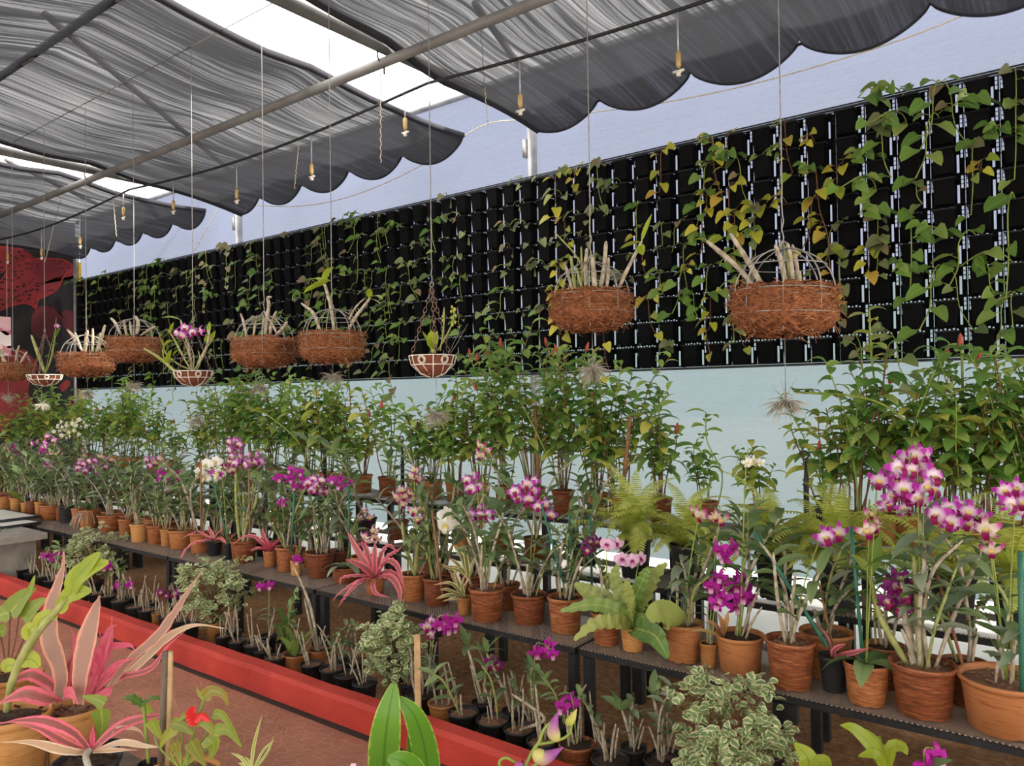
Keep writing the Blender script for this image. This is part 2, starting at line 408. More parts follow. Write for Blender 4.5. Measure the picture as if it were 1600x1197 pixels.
# ------------------------------------------------------------ setting
WY = 5.6; XL, XR, YB = -13.2, 5.6, -3.6
EAVE = 4.42
struct('floor_outside', boxmesh('floor_outside', (-4, 0, -.06), (90, 90, .08), 'outside_concrete'))
def slab(name, x0, x1, y0, y1, z, mat):
    me = boxmesh(name, ((x0 + x1) / 2, (y0 + y1) / 2, z - .01), (x1 - x0, y1 - y0, .02), mat); return me
struct('floor', slab('floor', XL, XR, YB, 2.31, .0, 'walk_tile'))
sb = MB(); nx, ny = 190, 26
x0, x1, y0, y1 = XL, 3.0, 2.42, 4.25
for i in range(nx + 1):
    for j in range(ny + 1):
        x = x0 + (x1 - x0) * i / nx; y = y0 + (y1 - y0) * j / ny
        sb.vert((x, y, .0 + .018 * noise.noise(Vector((x * 2.5, y * 2.5, 0))) + .01 * noise.noise(Vector((x * 9, y * 9, 3)))))
for i in range(nx):
    for j in range(ny):
        a = i * (ny + 1) + j; sb.face(a, a + ny + 1, a + ny + 2, a + 1)
struct('ground_soil', sb.build('ground_soil', 'soil'))
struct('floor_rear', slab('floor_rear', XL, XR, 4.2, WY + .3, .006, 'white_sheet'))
kb = MB(); prof = [(0, -.01), (.0, .112), (.016, .130), (.078, .136), (.092, .126), (.095, -.01)]
n = 160
for i in range(n + 1):
    x = XL + (3.2 - XL) * i / n
    for (yy, zz) in prof:
        jit = .006 * noise.noise(Vector((x * 3.1, yy * 9, zz * 9)))
        kb.vert((x, 2.31 + yy + (jit if yy < .02 else 0), zz + (jit if zz > .05 else 0)))
for i in range(n):
    for k in range(len(prof) - 1):
        a = i * 6 + k; kb.face(a, a + 1, a + 7, a + 6)
struct('kerb', kb.build('kerb', 'red_paint', False))
struct('kerb_foot_strip', boxmesh('kerb_foot_strip', (-5, 2.292, .002), (16.4, .035, .006), 'kerb_foot_dark'))  # thin dark strip along the foot of the kerb
def wallmesh(name, axis, c, a0, a1, z0, z1, mat, na=60, nz=14, amp=.012):
    m = MB()
    for i in range(na + 1):
        for j in range(nz + 1):
            a = a0 + (a1 - a0) * i / na; z = z0 + (z1 - z0) * j / nz; o = amp * noise.noise(Vector((a * .9, z * 1.2, c)))
            m.vert((a, c + o, z) if axis == 'y' else (c + o, a, z))
    for i in range(na):
        for j in range(nz):
            k = i * (nz + 1) + j; m.face(k, k + nz + 1, k + nz + 2, k + 1)
    return m.build(name, mat)
struct('wall_back_upper', wallmesh('wall_back_upper', 'y', WY + .03, XL, XR, 2.3, EAVE, 'fabric_upper'))
struct('wall_back_lower', wallmesh('wall_back_lower', 'y', WY + .03, XL, XR, .17, 2.3, 'fabric_lower'))
struct('wall_left', wallmesh('wall_left', 'x', XL - .1, YB, WY, 0, EAVE, 'fabric_upper'))
struct('wall_front', wallmesh('wall_front', 'y', YB, XL, XR, 0, EAVE, 'fabric_fill_light'))
struct('wall_right', wallmesh('wall_right', 'x', XR, YB, WY, 0, EAVE, 'fabric_fill_light'))
# frame
PX = [-13.2, -8.60, -4.02, .55]
for i, x in enumerate(PX):
    p = MB().tube([(x, WY - .03, 0), (x, WY - .03, 4.02)], .045, 12)
    p.box((x - .055, WY - .05, 3.72), (.04, .05, .16)).box((x, WY - .05, 4.0), (.16, .12, .04))
    struct('roof_post', p.build('roof_post', 'galvanised'))
    b = MB().tube([(x, YB, 3.98), (x, WY - .03, 4.0)], .045, 12)
    struct('roof_beam', b.build('roof_beam', 'steel'))
struct('roof_purlin', MB().tube([(XL, 3.77, 3.885), (XR, 3.77, 3.885)], .036, 12).build('roof_purlin', 'steel'))
struct('roof_purlin', MB().tube([(XL, 2.40, 4.15), (XR, 2.40, 4.15)], .03, 10).build('roof_purlin', 'steel'))
struct('roof_purlin', MB().tube([(XL, .2, 3.9), (XR, .2, 3.9)], .036, 10).build('roof_purlin', 'steel'))
struct('roof_eave_pipe', MB().tube([(XL, WY, EAVE), (XR, WY, EAVE)], .04, 10).build('roof_eave_pipe', 'galvanised'))
for x in PX[1:3]:
    for s_ in (-1, 1):
        c = MB().ring((x, 3.77, 3.93), .055, .006, 16, 4, 'x').tube([(x + .01, 3.77, 3.87), (x + .01, 3.77, 3.80)], .006)
    tag(put('pipe_clamp', c.build('pipe_clamp', 'black_iron')), 'dark clamp tying long pipe to roof beam ' + ('nearest the large white roof gap' if x > -5 else 'beside the smaller white roof gap'), 'clamp', 'pipe clamps')
# diagonal braces above nets
for (a, b_) in ((onZ(70, 22, 4.55), onZ(390, 292, 4.5)), (onZ(742, 5, 4.55), onZ(818, 112, 4.55)), (onZ(10, 250, 4.5), onZ(150, 318, 4.5))):
    struct('roof_brace', MB().tube([a, b_], .03, 8).build('roof_brace', 'steel'))

# shade nets
def net(x0, x1, seed, label, zl=0):
    rr = random.Random(seed); m = MB(); nx = int((x1 - x0) * 60); ny = 90
    # rows along Y, folds run along Y, gathered along X
    ph = [(rr.uniform(2, 4), rr.uniform(0, 6)), (rr.uniform(6, 9), rr.uniform(0, 6)), (rr.uniform(14, 20), rr.uniform(0, 6)), (rr.uniform(28, 36), rr.uniform(0, 6))]
    am = [.05, .026, .014, .007]
    ys = [-3.4 + (5.5 + 3.4) * j / ny for j in range(ny + 1)]
    sp = .82; off = -x1 if x1 < 1 else 0.
    for i in range(nx + 1):
        x = x0 + (x1 - x0) * i / nx
        for j, y in enumerate(ys):
            # base sag
            if y > 2.42: u = (y - 2.42) / (5.5 - 2.42); z = 4.10 + (3.97 - 4.10) * u - .10 * sin(PI * u) + (.06 * max(0, 1 - abs(y - 3.77) / .5))
            elif y > .2: u = (2.42 - y) / 2.22; z = 4.10 - .12 * u - .12 * sin(PI * u)
            else: u = (.2 - y) / 3.6; z = 3.98 - .15 * sin(PI * u)
            fade = min(1, max(0, (5.3 - y) / 1.2)); sag = max(sin(PI * ((y - .2) / 2.22 % 1)), .4) if y < 2.42 else max(.35, sin(PI * min(1, (y - 2.42) / 3.0)))
            wob = .25 * noise.noise(Vector((x * 1.4, y * .55, seed)))
            fo = sum(a * sin((x + wob) * f + p) for a, (f, p) in zip(am, ph)) * (fade * .9 + .1) * sag
            z += fo
            yy = y
            if y > 4.4:
                k = (y - 4.4) / 1.1; u = ((x + off) / sp) % 1.0; s_ = abs(sin(PI * u)); belly = s_ ** .7
                z -= k ** 2 * .17 * belly; yy = y + k ** 2 * .05 * belly
            m.vert((x, yy, z + zl))
    for i in range(nx):
        for j in range(ny):
            a = i * (ny + 1) + j; m.face(a, a + ny + 1, a + ny + 2, a + 1)
    t = thing('shade_net', label, 'shade net', (0, 0, 0), 0, 'shade nets under the roof')
    put('net_cloth', m.build('net_cloth', 'shade_net'), t)
    for nm, idx in (('hem', [i * (ny + 1) + ny for i in range(nx + 1)]), ('side_hem', list(range(ny + 1))), ('side_hem', [nx * (ny + 1) + j for j in range(ny + 1)])):
        h = MB().tube([m.v[k] for k in idx[::2]], .012 if nm == 'hem' else .030, 5); put(nm, h.build(nm, 'net_hem'), t)
net(-3.93, 1.2, 3, 'dark grey shade net with scalloped edge above the coir baskets nearest the camera')
net(-8.50, -4.78, 5, 'wide gathered grey shade net between the two white roof gaps', .01)
net(-13.15, -9.25, 8, 'farthest dark shade net, sagging beside the red flower banner')
net(1.3, 5.5, 9, 'shade net at the near end of the roof')

# ropes, hose, misters
def cord(name, pts, r, mat, label, cat, sag=0, n=24, group=None):
    P = smoothpath(pts, n)
    if sag: P = [p - Vector((0, 0, sag * sin(PI * i / n))) for i, p in enumerate(P)]
    return tag(put(name, MB().tube(P, r, 5).build(name, mat)), label, cat, group)
cord('support_rope', [onY(x, y, 5.56) for x, y in ((1640, -40), (1560, 0), (1400, 65), (1200, 125), (1050, 158), (920, 176), (830, 184))], .005, 'rope', 'thin tan rope along the back wall from the nearest post to the right', 'rope', n=40)
cord('support_rope', [onY(x, y, 5.56) for x, y in ((818, 186), (750, 198), (665, 255), (560, 303), (470, 322), (382, 320))], .005, 'rope', 'thin tan rope sagging between the two nearest wall posts', 'rope', n=40)
cord('support_rope', [onY(x, y, 5.5) for x, y in ((346, 320), (330, 345), (304, 392))], .005, 'rope', 'short slanting rope tied down behind the planter wall, left of the second post', 'rope')
HY = 4.2
def hz(x):
    for a, b in zip(PX, PX[1:]):
        if a <= x <= b: u = (x - a) / (b - a); return 3.87 - .10 * sin(PI * u)
    return 3.87
hp = [(x, HY, hz(x)) for x in [XL + i * .2 for i in range(int((3 - XL) / .2))]]
tag(put('irrigation_hose', MB().tube(hp, .012, 7).build('irrigation_hose', 'hose')), 'black irrigation hose running the length of the roof under the pipes', 'hose')
for i, (mx, my, w) in enumerate([(12, 405, 'over the far left coir basket'), (65, 398, 'in front of the spotted red banner petal'), (125, 380, 'beside the yellow post at the banner edge'), (193, 335, 'left of the smaller roof gap tip'), (271, 325, 'between the smaller roof gap and the back post'), (370, 308, 'hanging over the second wall post'), (487, 270, 'under the large net, right of the second post'), (633, 200, 'below the large white roof gap'), (813, 165, 'beside the top of the nearest wall post'), (1060, 102, 'hanging against the near scalloped net')]):
    p = onY(mx, my, HY); top = hz(p.x)
    t = thing('mist_sprinkler', 'small brass mist sprinkler ' + w, 'sprinkler', (p.x, HY, p.z), 0, 'mist sprinklers on the hose')
    put('drop_tube', MB().tube([(0, 0, .06), (0, 0, top - p.z)], .006, 5).build('drop_tube', 'galvanised'), t)
    put('body', MB().tube([(0, 0, -.02), (0, 0, .0), (0, 0, .07), (0, 0, .08)], [.008, .017, .017, .008], 8).build('body', 'brass'), t)
    put('nozzle', MB().box((0, 0, -.035), (.07, .012, .012)).box((0, 0, -.05), (.02, .02, .03)).tube([(-.03, 0, -.03), (0, 0, -.06), (.03, 0, -.03)], .004, 4).build('nozzle', 'white_wire'), t)
for (a, b_, w) in (((750, 35, 4.3), (762, 195, 4.9), 'beside the near net corner'), ((595, 110, 3.77), (595, 255, 3.9), 'hanging from the pipe clamp'), ((468, 215, 4.3), (460, 295, 4.4), 'in front of the large net'), ((95, 310, 4.4), (70, 410, 4.4), 'in front of the banner'), ((175, 290, 4.4), (182, 370, 4.4), 'left of the third sprinkler')):
    p, q = onY(*a), onY(*b_); P = [p.lerp(q, i / 30) + Vector((.008 * sin(i * 2.2), 0, 0)) for i in range(31)]
    tag(put('twisted_cord', MB().tube(P, .004, 4).build('twisted_cord', 'rope')), 'short length of twisted pale cord dangling from the roof ' + w, 'cord', 'loose cords')
# ------------------------------------------------------------ banner on the end wall
BX = XL - .02
bt = thing('orchid_banner', 'huge photo banner of dark red spotted orchid petals on the far end wall', 'banner', (BX, 4.0, 0))
put('banner_sheet', boxmesh('banner_sheet', (0, -.95, 2.12), (.02, 5.1, 4.1), 'banner_black'), bt)
def petal(name, pts, mat, k, line=False):
    P = [onX(px, py, BX + .012 + k * .004) - Vector((BX, 4.0, 0)) for px, py in pts]; P = smoothpath(P + [P[0]], len(pts) * 5)[:-1]
    m = MB(); c = sum(P, Vector()) / len(P); m.vert(c)
    for p in P: m.vert(p)
    n = len(P)
    for i in range(n): m.face(0, 1 + i, 1 + (i + 1) % n)
    put(name, m.build(name, mat, False), bt)
    if line: put('petal_edge', MB().tube(P + [P[0]], .012, 4).build('petal_edge', 'banner_red_line'), bt)
petal('printed_petal', [(-30, 360), (18, 382), (42, 392), (52, 404), (38, 420), (8, 424), (-30, 440)], 'banner_spotted', 0)
petal('printed_petal', [(2, 438), (16, 420), (44, 406), (80, 404), (104, 408), (119, 422), (121, 434), (112, 425), (100, 432), (90, 452), (74, 462), (60, 468), (56, 482), (48, 476), (34, 474), (6, 482), (-14, 490), (-14, 452)], 'banner_spotted', 1, True)
petal('printed_petal', [(48, 505), (52, 488), (66, 478), (82, 482), (92, 498), (90, 516), (78, 528), (62, 530), (50, 520)], 'banner_deep', 2)
petal('printed_petal', [(78, 472), (92, 490), (104, 484), (118, 490), (128, 508), (128, 540), (112, 532), (100, 510), (86, 490)], 'banner_deep', 1)
petal('printed_petal', [(-30, 560), (30, 545), (48, 556), (60, 572), (50, 590), (44, 612), (48, 640), (-30, 680)], 'banner_plain', 1)
petal('printed_petal', [(92, 602), (104, 594), (110, 600), (98, 612)], 'banner_plain', 2)
petal('printed_petal', [(52, 640), (66, 650), (84, 668), (76, 684), (60, 670)], 'banner_plain', 2)
p0 = onX(124.5, 410, BX + .1); p1 = onX(124.5, 610, BX + .1)
tag(put('yellow_post', MB().tube([(p0.x, p0.y, 0), (p0.x, p0.y, p0.z)], .028, 8).build('yellow_post', 'yellow_paint')), 'slim yellow post between the red banner and the black planter wall', 'post')
a = onX(-24, 493, BX + .3); b = onX(17, 556, BX + .3)
pt = thing('pink_poster', 'pale pink poster hanging in front of the red banner', 'poster', (BX + .3, b.y, b.z))
w_, h_ = b.y - a.y, a.z - b.z
put('poster_sheet', boxmesh('poster_sheet', (0, -w_ / 2, h_ / 2), (.015, w_, h_), 'pink_poster'), pt)
for k, (z0, z1, mt) in enumerate(((.02, .12, 'poster_rose'), (.14, .34, 'poster_pale'), (.33, .40, 'poster_rose'))):
    m = MB(); n = 12
    for i in range(n + 1):
        y = -w_ + w_ * i / n; m.vert((.012, y, z0 + .03 * sin(i * .9 + k))); m.vert((.012, y, z1 + .03 * sin(i * .7 + 2 * k)))
    for i in range(n): m.face(2 * i, 2 * i + 2, 2 * i + 3, 2 * i + 1)
    put('printed_band', m.build('printed_band', mt, False), pt)
put('hanging_cord', MB().tube([(0, -w_ * .15, h_), (0, -w_ * .15, h_ + 1.2)], .004, 4).build('hanging_cord', 'rope'), pt)

# ------------------------------------------------------------ black pocket planter wall
CW, RHT, NR, PY = .19, .19, 9, 5.5
Z0 = 1.70; XA = -12.86; NC = 78
def cell_mesh():
    m = MB()
    holes = [(.004, .018, .012, .126), (.043, .051, .004, .088), (.043, .051, .094, .184), (.026, .039, .104, .128), (.026, .039, .133, .155), (.026, .039, .160, .182), (.055, .067, .104, .128), (.055, .067, .133, .155), (.055, .067, .160, .182),
             (.080, .092, .168, .179), (.104, .116, .173, .184), (.128, .140, .168, .179), (.152, .164, .173, .184), (.174, .184, .168, .178)]
    xs = sorted({0, CW} | {h[0] for h in holes} | {h[1] for h in holes}); zs = sorted({0, RHT} | {h[2] for h in holes} | {h[3] for h in holes})
    idx = {}
    def V(x, z):
        if (x, z) not in idx: idx[(x, z)] = m.vert((x, 0, z))
        return idx[(x, z)]
    for a, b in zip(xs, xs[1:]):
        for c, d in zip(zs, zs[1:]):
            mx, mz = (a + b) / 2, (c + d) / 2
            if any(h[0] < mx < h[1] and h[2] < mz < h[3] for h in holes): continue
            m.face(V(a, c), V(b, c), V(b, d), V(a, d))
    # pocket
    tx0, tx1, bx0, bx1, ty, by = .070, .186, .077, .178, -.088, -.07
    def q(*p):
        i = [m.vert(v) for v in p]; m.face(*i)
    T = .160; B = .006
    q((bx0, by, B), (bx1, by, B), (tx1, ty, T), (tx0, ty, T)); q((bx0, 0, B), (bx0, by, B), (tx0, ty, T), (tx0, 0, T)); q((bx1, by, B), (bx1, 0, B), (tx1, 0, T), (tx1, ty, T)); q((bx0, 0, B), (bx1, 0, B), (bx1, by, B), (bx0, by, B))
    q((tx0 + .002, 0, T - .02), (tx0 + .002, ty + .006, T - .02), (tx1 - .002, ty + .006, T - .02), (tx1 - .002, 0, T - .02))
    m.cur = 1; m.box(((tx0 + tx1) / 2, ty, T), (tx1 - tx0 + .018, .012, .008)); m.box((tx0 - .002, ty / 2, T), (.009, -ty, .009)); m.box((tx1 + .002, ty / 2, T), (.009, -ty, .009))
    m.cur = 0; m.box((.046, -.006, RHT / 2), (.004, .008, RHT))
    return m
cm = cell_mesh(); cme = cm.build('planter_pocket', ['planter_black', 'planter_lip_lit'], False)
gw = thing('planter_wall', 'long black plastic pocket planter wall fixed along the pale fabric wall', 'planter wall', (XA, PY, Z0))
cells = []
for c in range(NC):
    for r in range(NR):
        x, z = c * CW, r * RHT; px, py = proj(Vector((XA + x + .1, PY, Z0 + z + .07)))
        cells.append((depth(Vector((XA + x, PY, Z0))), x, z, px, py, c, r))
inv = sorted([k for k in cells if -30 < k[3] < 1640 and k[4] > -30]); near = inv[:100]; rest = [k for k in cells if k not in near]
for k in near: put('planter_pocket', cme, gw, (k[1], 0, k[2]))
bm = MB()
for k in rest:
    i0 = len(bm.v); bm.v += [(v[0] + k[1], v[1], v[2] + k[2]) for v in cm.v]; bm.f += [tuple(i + i0 for i in f) for f in cm.f]
bm.t = [0.] * len(bm.v); bm.e = bm.t; bm.mi = cm.mi * len(rest)
o = put('planter_pocket', bm.build('planter_pockets_far', ['planter_black', 'planter_lip_lit'], False), gw); o['kind'] = 'stuff'
L_ = NC * CW
fr = MB().box((L_ / 2, .0, NR * RHT + .012), (L_, .02, .012)).box((L_ / 2, 0, NR * RHT + .03), (L_, .012, .008)).box((L_ / 2, .0, -.012), (L_, .05, .016)).box((-.01, -.03, NR * RHT / 2), (.012, .08, NR * RHT))
for c in range(0, NC, 6): fr.box((c * CW + .02, .05, NR * RHT / 2), (.03, .02, NR * RHT))
put('frame', fr.build('frame', 'black_iron', False), gw)
MARKS = [(20, 'the pink poster'), (70, 'the small scroll basket'), (136, 'the first round coir basket'), (210, 'the coir basket by the banner'), (302, 'the flowering scroll basket'), (378, 'the second wall post'), (413, 'the bare-caned coir basket'), (519, 'the leafy coir basket'), (600, 'the small pipe-clamp cord'), (676, 'the lime scroll basket'), (760, 'the big net corner'), (838, 'the nearest wall post'), (924, 'the second largest basket'), (1010, 'the red-tipped leaf'), (1080, 'the last mist sprinkler'), (1150, 'the slanting cane tips'), (1225, 'the largest coir basket'), (1300, 'the largest basket rim'), (1365, 'the tall yellow-green shoot'), (1440, 'the pink-white orchid spray'), (1500, 'the brightest white slots'), (1570, 'the right edge')]
def mark(px): return min(MARKS, key=lambda m: abs(m[0] - px))[1]
def vine_mesh(seed, style):
    rr = random.Random(seed); st = MB(); lf = MB()
    n = rr.choice([3, 4, 5, 6, 7]) if style != 'sprig' else rr.choice([2, 3])
    L = rr.uniform(.10, .34) if style != 'sprig' else .06
    sx = rr.uniform(-.8, .8); P = [Vector((0, 0, 0)), Vector((sx * .03, -.05, .035)), Vector((sx * .08, -.085, .02 - L * .2)), Vector((sx * .10, -.08, -L * .6)), Vector((sx * .2, -.085, -L))]
    if style == 'sprig': P = [Vector((0, 0, 0)), Vector((sx * .02, -.03, .04)), Vector((sx * .05, -.07, .05))]
    if rr.random() < .25 and style != 'sprig': P = [Vector((0, 0, 0)), Vector((sx * .06, -.05, .05)), Vector((sx * .16, -.08, .06)), Vector((sx * .3, -.09, .02))]
    Q = smoothpath(P, 12); st.tube(Q, .0028, 4, False)
    for i in range(n):
        q = Q[min(12, 2 + int(i * 10 / max(1, n - 1)))]; s = rr.choice([-1, 1])
        d = Vector((s * rr.uniform(.4, 1), rr.uniform(-.9, -.1), rr.uniform(-.5, .5))).normalized(); q2 = q + d * .028; st.tube([q, q2], .0018, 3, False)
        big = rr.uniform(.052, .088); d2 = (d + Vector((0, -.2, -.7))).normalized()
        lf.ribbon(drooppath(q2, d2, big, .5, 5), big * rr.uniform(.72, .9), P_HEART, Vector((rr.uniform(-.8, .8), -1, rr.uniform(.2, 1.4))), .3)
    return st, lf
VM = {}
for style, matn in (('green', 'leaf_vine_green'), ('yellow', 'leaf_vine_yellow'), ('pale', 'leaf_vine_pale'), ('sprig', 'leaf_vine_pale')):
    VM[style] = []
    for k in range(8):
        s_, l_ = vine_mesh(hash(style) % 1 + k * 13 + len(style) * 101, style)
        VM[style].append((s_.build('vine_stem', 'stem_green' if style != 'yellow' else 'stem_brown'), l_.build('leaves', matn)))
def vdens(px, r):
    # returns [(style, prob)]
    if px < 130: return [('green', .25)]
    if px < 260: return [('green', .95 if r > 4 else .5), ('pale', .4)]
    if px < 380: return [('pale', .7), ('green', .35), ('sprig', .5)]
    if px < 470: return [('green', .6), ('pale', .6), ('sprig', .5)]
    if px < 640: return [('green', .8), ('pale', .6), ('sprig', .3)]
    if px < 860: return [('sprig', .9), ('green', .2 if r < 9 else .35)]
    if px < 990: return [('sprig', .5), ('pale', .3), ('yellow', .35)]
    if px < 1290: return [('yellow', .62 if r > 4 else .45), ('green', .5 if r < 5 else .2), ('pale', .2)]
    if px < 1360: return [('pale', .35), ('green', .3), ('yellow', .2)]
    return [('green', .95), ('pale', .35), ('yellow', .12)]
rv = random.Random(21); cand = []
for k in inv:
    for st, p in vdens(k[3], k[6]):
        g = noise.noise(Vector((k[1] * 1.9, k[2] * 2.6, len(st) * 3.1))) + .35 * noise.noise(Vector((k[1] * 6, k[2] * 6, 7)))
        if k[6] < 2 and st != 'sprig' and rv.random() < .5: continue
        if rv.random() < p * max(.1, min(1.35, .55 + 1.9 * g)) * (1 if st == 'sprig' else .8) * (.72 if k[3] < 640 else 1): cand.append((k, st))
rv.shuffle(cand); cand.sort(key=lambda c: (0 if c[1] != 'sprig' else 1) * 100 + c[0][0] * rv.uniform(.6, 1.4)); extra = cand[292:]; cand = cand[:292]
DES = {'green': 'mid-green heart-leaved vine', 'yellow': 'yellowing heart-leaved vine', 'pale': 'dusty pale trailing vine', 'sprig': 'tiny grey-green vine sprig'}
for k, st in sorted(cand, key=lambda c: (c[0][5], c[0][6])):
    s_, l_ = rv.choice(VM[st]); sc = rv.uniform(.85, 1.25) * (1.35 if k[3] > 1300 and st == 'green' else 1.15)
    o = put('trailing_vine', s_, None, (XA + k[1] + .125, PY - .04, Z0 + k[2] + .14), (0, 0, rv.uniform(-.5, .5)), sc)
    tag(o, '%s, %s pocket row down, level with %s' % (DES[st], ordn(NR - k[6]), mark(k[3])), 'vine', DES[st] + 's in the planter wall')
    put('leaves', l_, o)

ex = {}
for k, st in extra:
    s_, l_ = rv.choice(VM[st]); mt = l_.materials[0].name
    m = ex.setdefault('leaf_vine_yellow' if st == 'yellow' else 'leaf_vine_green' if st == 'green' else 'leaf_vine_pale', MB()); sc = rv.uniform(.8, 1.2)
    T_ = Matrix.Translation((XA + k[1] + .125, PY - .04, Z0 + k[2] + .14)) @ Euler((0, 0, rv.uniform(-.5, .5))).to_matrix().to_4x4() @ Matrix.Scale(sc, 4)
    for src in (s_, l_):
        i0 = len(m.v); ee = [d.value for d in src.attributes['e'].data]
        for v, e_ in zip(src.vertices, ee): m.vert(T_ @ v.co, 0, e_)
        for f in src.polygons: m.face(*[i + i0 for i in f.vertices])
if ex:
    ks = list(ex); M0 = MB()
    for i, kx in enumerate(ks):
        M0.cur = i; i0 = len(M0.v); q = ex[kx]; M0.v += q.v; M0.t += q.t; M0.e += q.e
        for f in q.f: M0.face(*[j + i0 for j in f])
    tag(put('small_vine_growth', M0.build('small_vine_growth', ks)), 'thin scatter of the smallest vine sprigs across the black planter wall', 'vines', None, 'stuff')

# ------------------------------------------------------------ tiered benches
BND = [-13.0, -11.95, -10.3, -8.6, -6.93, -5.26, -3.62, -1.83, -.1, 1.6]
TIERS = [('lower', .40, 2.825, 3.36), ('middle', .56, 3.40, 3.80), ('upper', .76, 3.84, 4.24)]
bl = ['at the far left by the banner', 'beside the white board', 'behind the framed white board', 'left of the first variegated bush', 'behind the first variegated bush', 'behind the second variegated bush', 'behind the third variegated bush', 'under the bird-nest fern', 'under the largest orchid pots', 'at the right edge']
for ti, (nm, z, ya, yb) in enumerate(TIERS):
    for i, (xa, xb) in enumerate(zip(BND, BND[1:])):
        t = thing('plant_bench', '%s tier black iron bench with mesh top %s' % (nm, bl[i]), 'plant bench', (xa, ya, 0), 0, nm + ' tier plant benches')
        L = xb - xa - .02; W = yb - ya
        put('mesh_top', MB().box((L / 2, W / 2, z - .003), (L, W, .004)).build('mesh_top', 'steel_mesh', False), t)
        f = MB()
        for y in (.012, W - .012): f.box((L / 2, y, z - .019), (L, .024, .024))
        for x in (.012, L / 2, L - .012): f.box((x, W / 2, z - .026), (.024, W - .05, .03))
        put('frame', f.build('frame', 'black_iron', False), t)
        for x in (.03, L / 2, L - .03):
            for y in (.04, W - .04): put('leg', MB().box((x, y, (z - .044) / 2 - .008), (.038, .038, z - .044 + .016)).build('leg', 'black_iron', False), t)
        if i and ti == 0:
            put('bracket', MB().box((L / 2 + .045, .03, z - .075), (.05, .03, .07)).build('bracket', 'black_iron', False), t)
# concrete table with boards at far left
tb = thing('concrete_table', 'grey concrete slab table holding the framed white boards', 'table', (-10.2, 2.28, 0))
put('table_top', MB().box((1.6, .22, .385), (3.2, .44, .05)).build('table_top', 'concrete', False), tb)
for x in (.2, 3.0): put('support', MB().box((x, .22, .178), (.14, .36, .36)).build('support', 'concrete', False), tb)
for k, (dx, dy, dz, rz, tx) in enumerate(((onZ(-6, 814, .42).x, onZ(-6, 814, .42).y, .4105, .06, 'lower framed white board lying on the concrete table'), (onZ(2, 806, .44).x, onZ(2, 806, .44).y, .433, .02, 'upper framed white board stacked on the other board'))):
    t = thing('framed_board', tx, 'board', (dx, dy, dz), rz, 'framed boards on the table')
    put('board', MB().box((0, 0, .011), (.95 - k * .2, .30, .016)).build('board', 'white_board', False), t)
    fr = MB().box((0, .155, .011), (1.0 - k * .2, .02, .022)).box((0, -.155, .011), (1.0 - k * .2, .02, .022)).box((.49 - k * .1, 0, .011), (.02, .29, .022)).box((-.49 + k * .1, 0, .011), (.02, .29, .022))
    put('frame', fr.build('frame', 'dark_frame', False), t)

# ------------------------------------------------------------ hanging baskets
def coir_mesh(seed, r=.178, h=.165):
    rr = random.Random(seed); m = MB(); n, k = 40, 14
    prof = [(.02, -h * .25), (r * .6, -h * .22), (r * .86, -h * .02), (r * .98, .02), (r * 1.03, -h * .12), (r * .98, -h * .3), (r * 1.08, -h * .45), (r * 1.1, -h * .62), (r * .98, -h * .82), (r * .72, -h * .98), (r * .35, -h * 1.06), (.01, -h * 1.05)]
    def f(rad, z, q, j):
        v = Vector((cos(q) * 2.4, sin(q) * 2.4, z * 16 + seed)); d = noise.noise(v) * .026 + noise.noise(v * 3) * .012
        return max(.004, rad + d * min(1, rad / .06)), z + noise.noise(v * 1.7) * .018
    m.lathe(prof, n, f); fb = MB()
    for i in range(900):
        q = rr.uniform(0, 2 * PI); z = rr.uniform(-h * 1.0, .015); base = r * (1.06 if z > -h * .7 else 1.06 - (abs(z) / h - .7) * 1.6)
        p = Vector((cos(q) * base, sin(q) * base, z)); tdir = Vector((-sin(q), cos(q), 0)) * rr.choice([-1, 1]); L = rr.uniform(.02, .07)
        p2 = p + tdir * L * .6 + Vector((cos(q), sin(q), 0)) * rr.uniform(-.004, .022) + Vector((0, 0, rr.uniform(-.02, .02))); p3 = p2 + tdir * L * .5 + Vector((cos(q), sin(q), 0)) * rr.uniform(-.02, .016) + Vector((0, 0, rr.uniform(-.025, .015)))
        fb.tube([p, p2, p3], .0012, 3, False)
    return m.build('coir_liner', 'coir'), fb.build('loose_fibre', 'coir_fibre')
def cage_mesh(r=.18, dome=.165, h=.165):
    m = MB(); w = .0032
    m.ring((0, 0, .0), r * 1.02, w, 32); m.ring((0, 0, -.025), r * 1.0, w * .8, 32); m.ring((0, 0, dome * .58), r * .86, w * .8, 28); m.ring((0, 0, -h * .55), r * 1.09, w * .7, 30)
    for k in range(4):
        a = k * PI / 4 + .3; P = [Vector((cos(a) * r * cos(q) * 1.02, sin(a) * r * cos(q) * 1.02, dome * sin(q))) for q in [PI * i / 20 for i in range(21)]]
        m.tube(P, w, 4, False)
        for s in (-1, 1): m.tube([Vector((cos(a) * r * s * 1.02, sin(a) * r * s * 1.02, 0)), Vector((cos(a) * r * s * 1.04, sin(a) * r * s * 1.04, -h * .5)), Vector((cos(a) * r * s * .8, sin(a) * r * s * .8, -h * .98))], w * .8, 4, False)
    m.ring((0, 0, dome + .012), .014, w, 12, 4, 'y')
    return m.build('wire_cage', 'grey_wire')
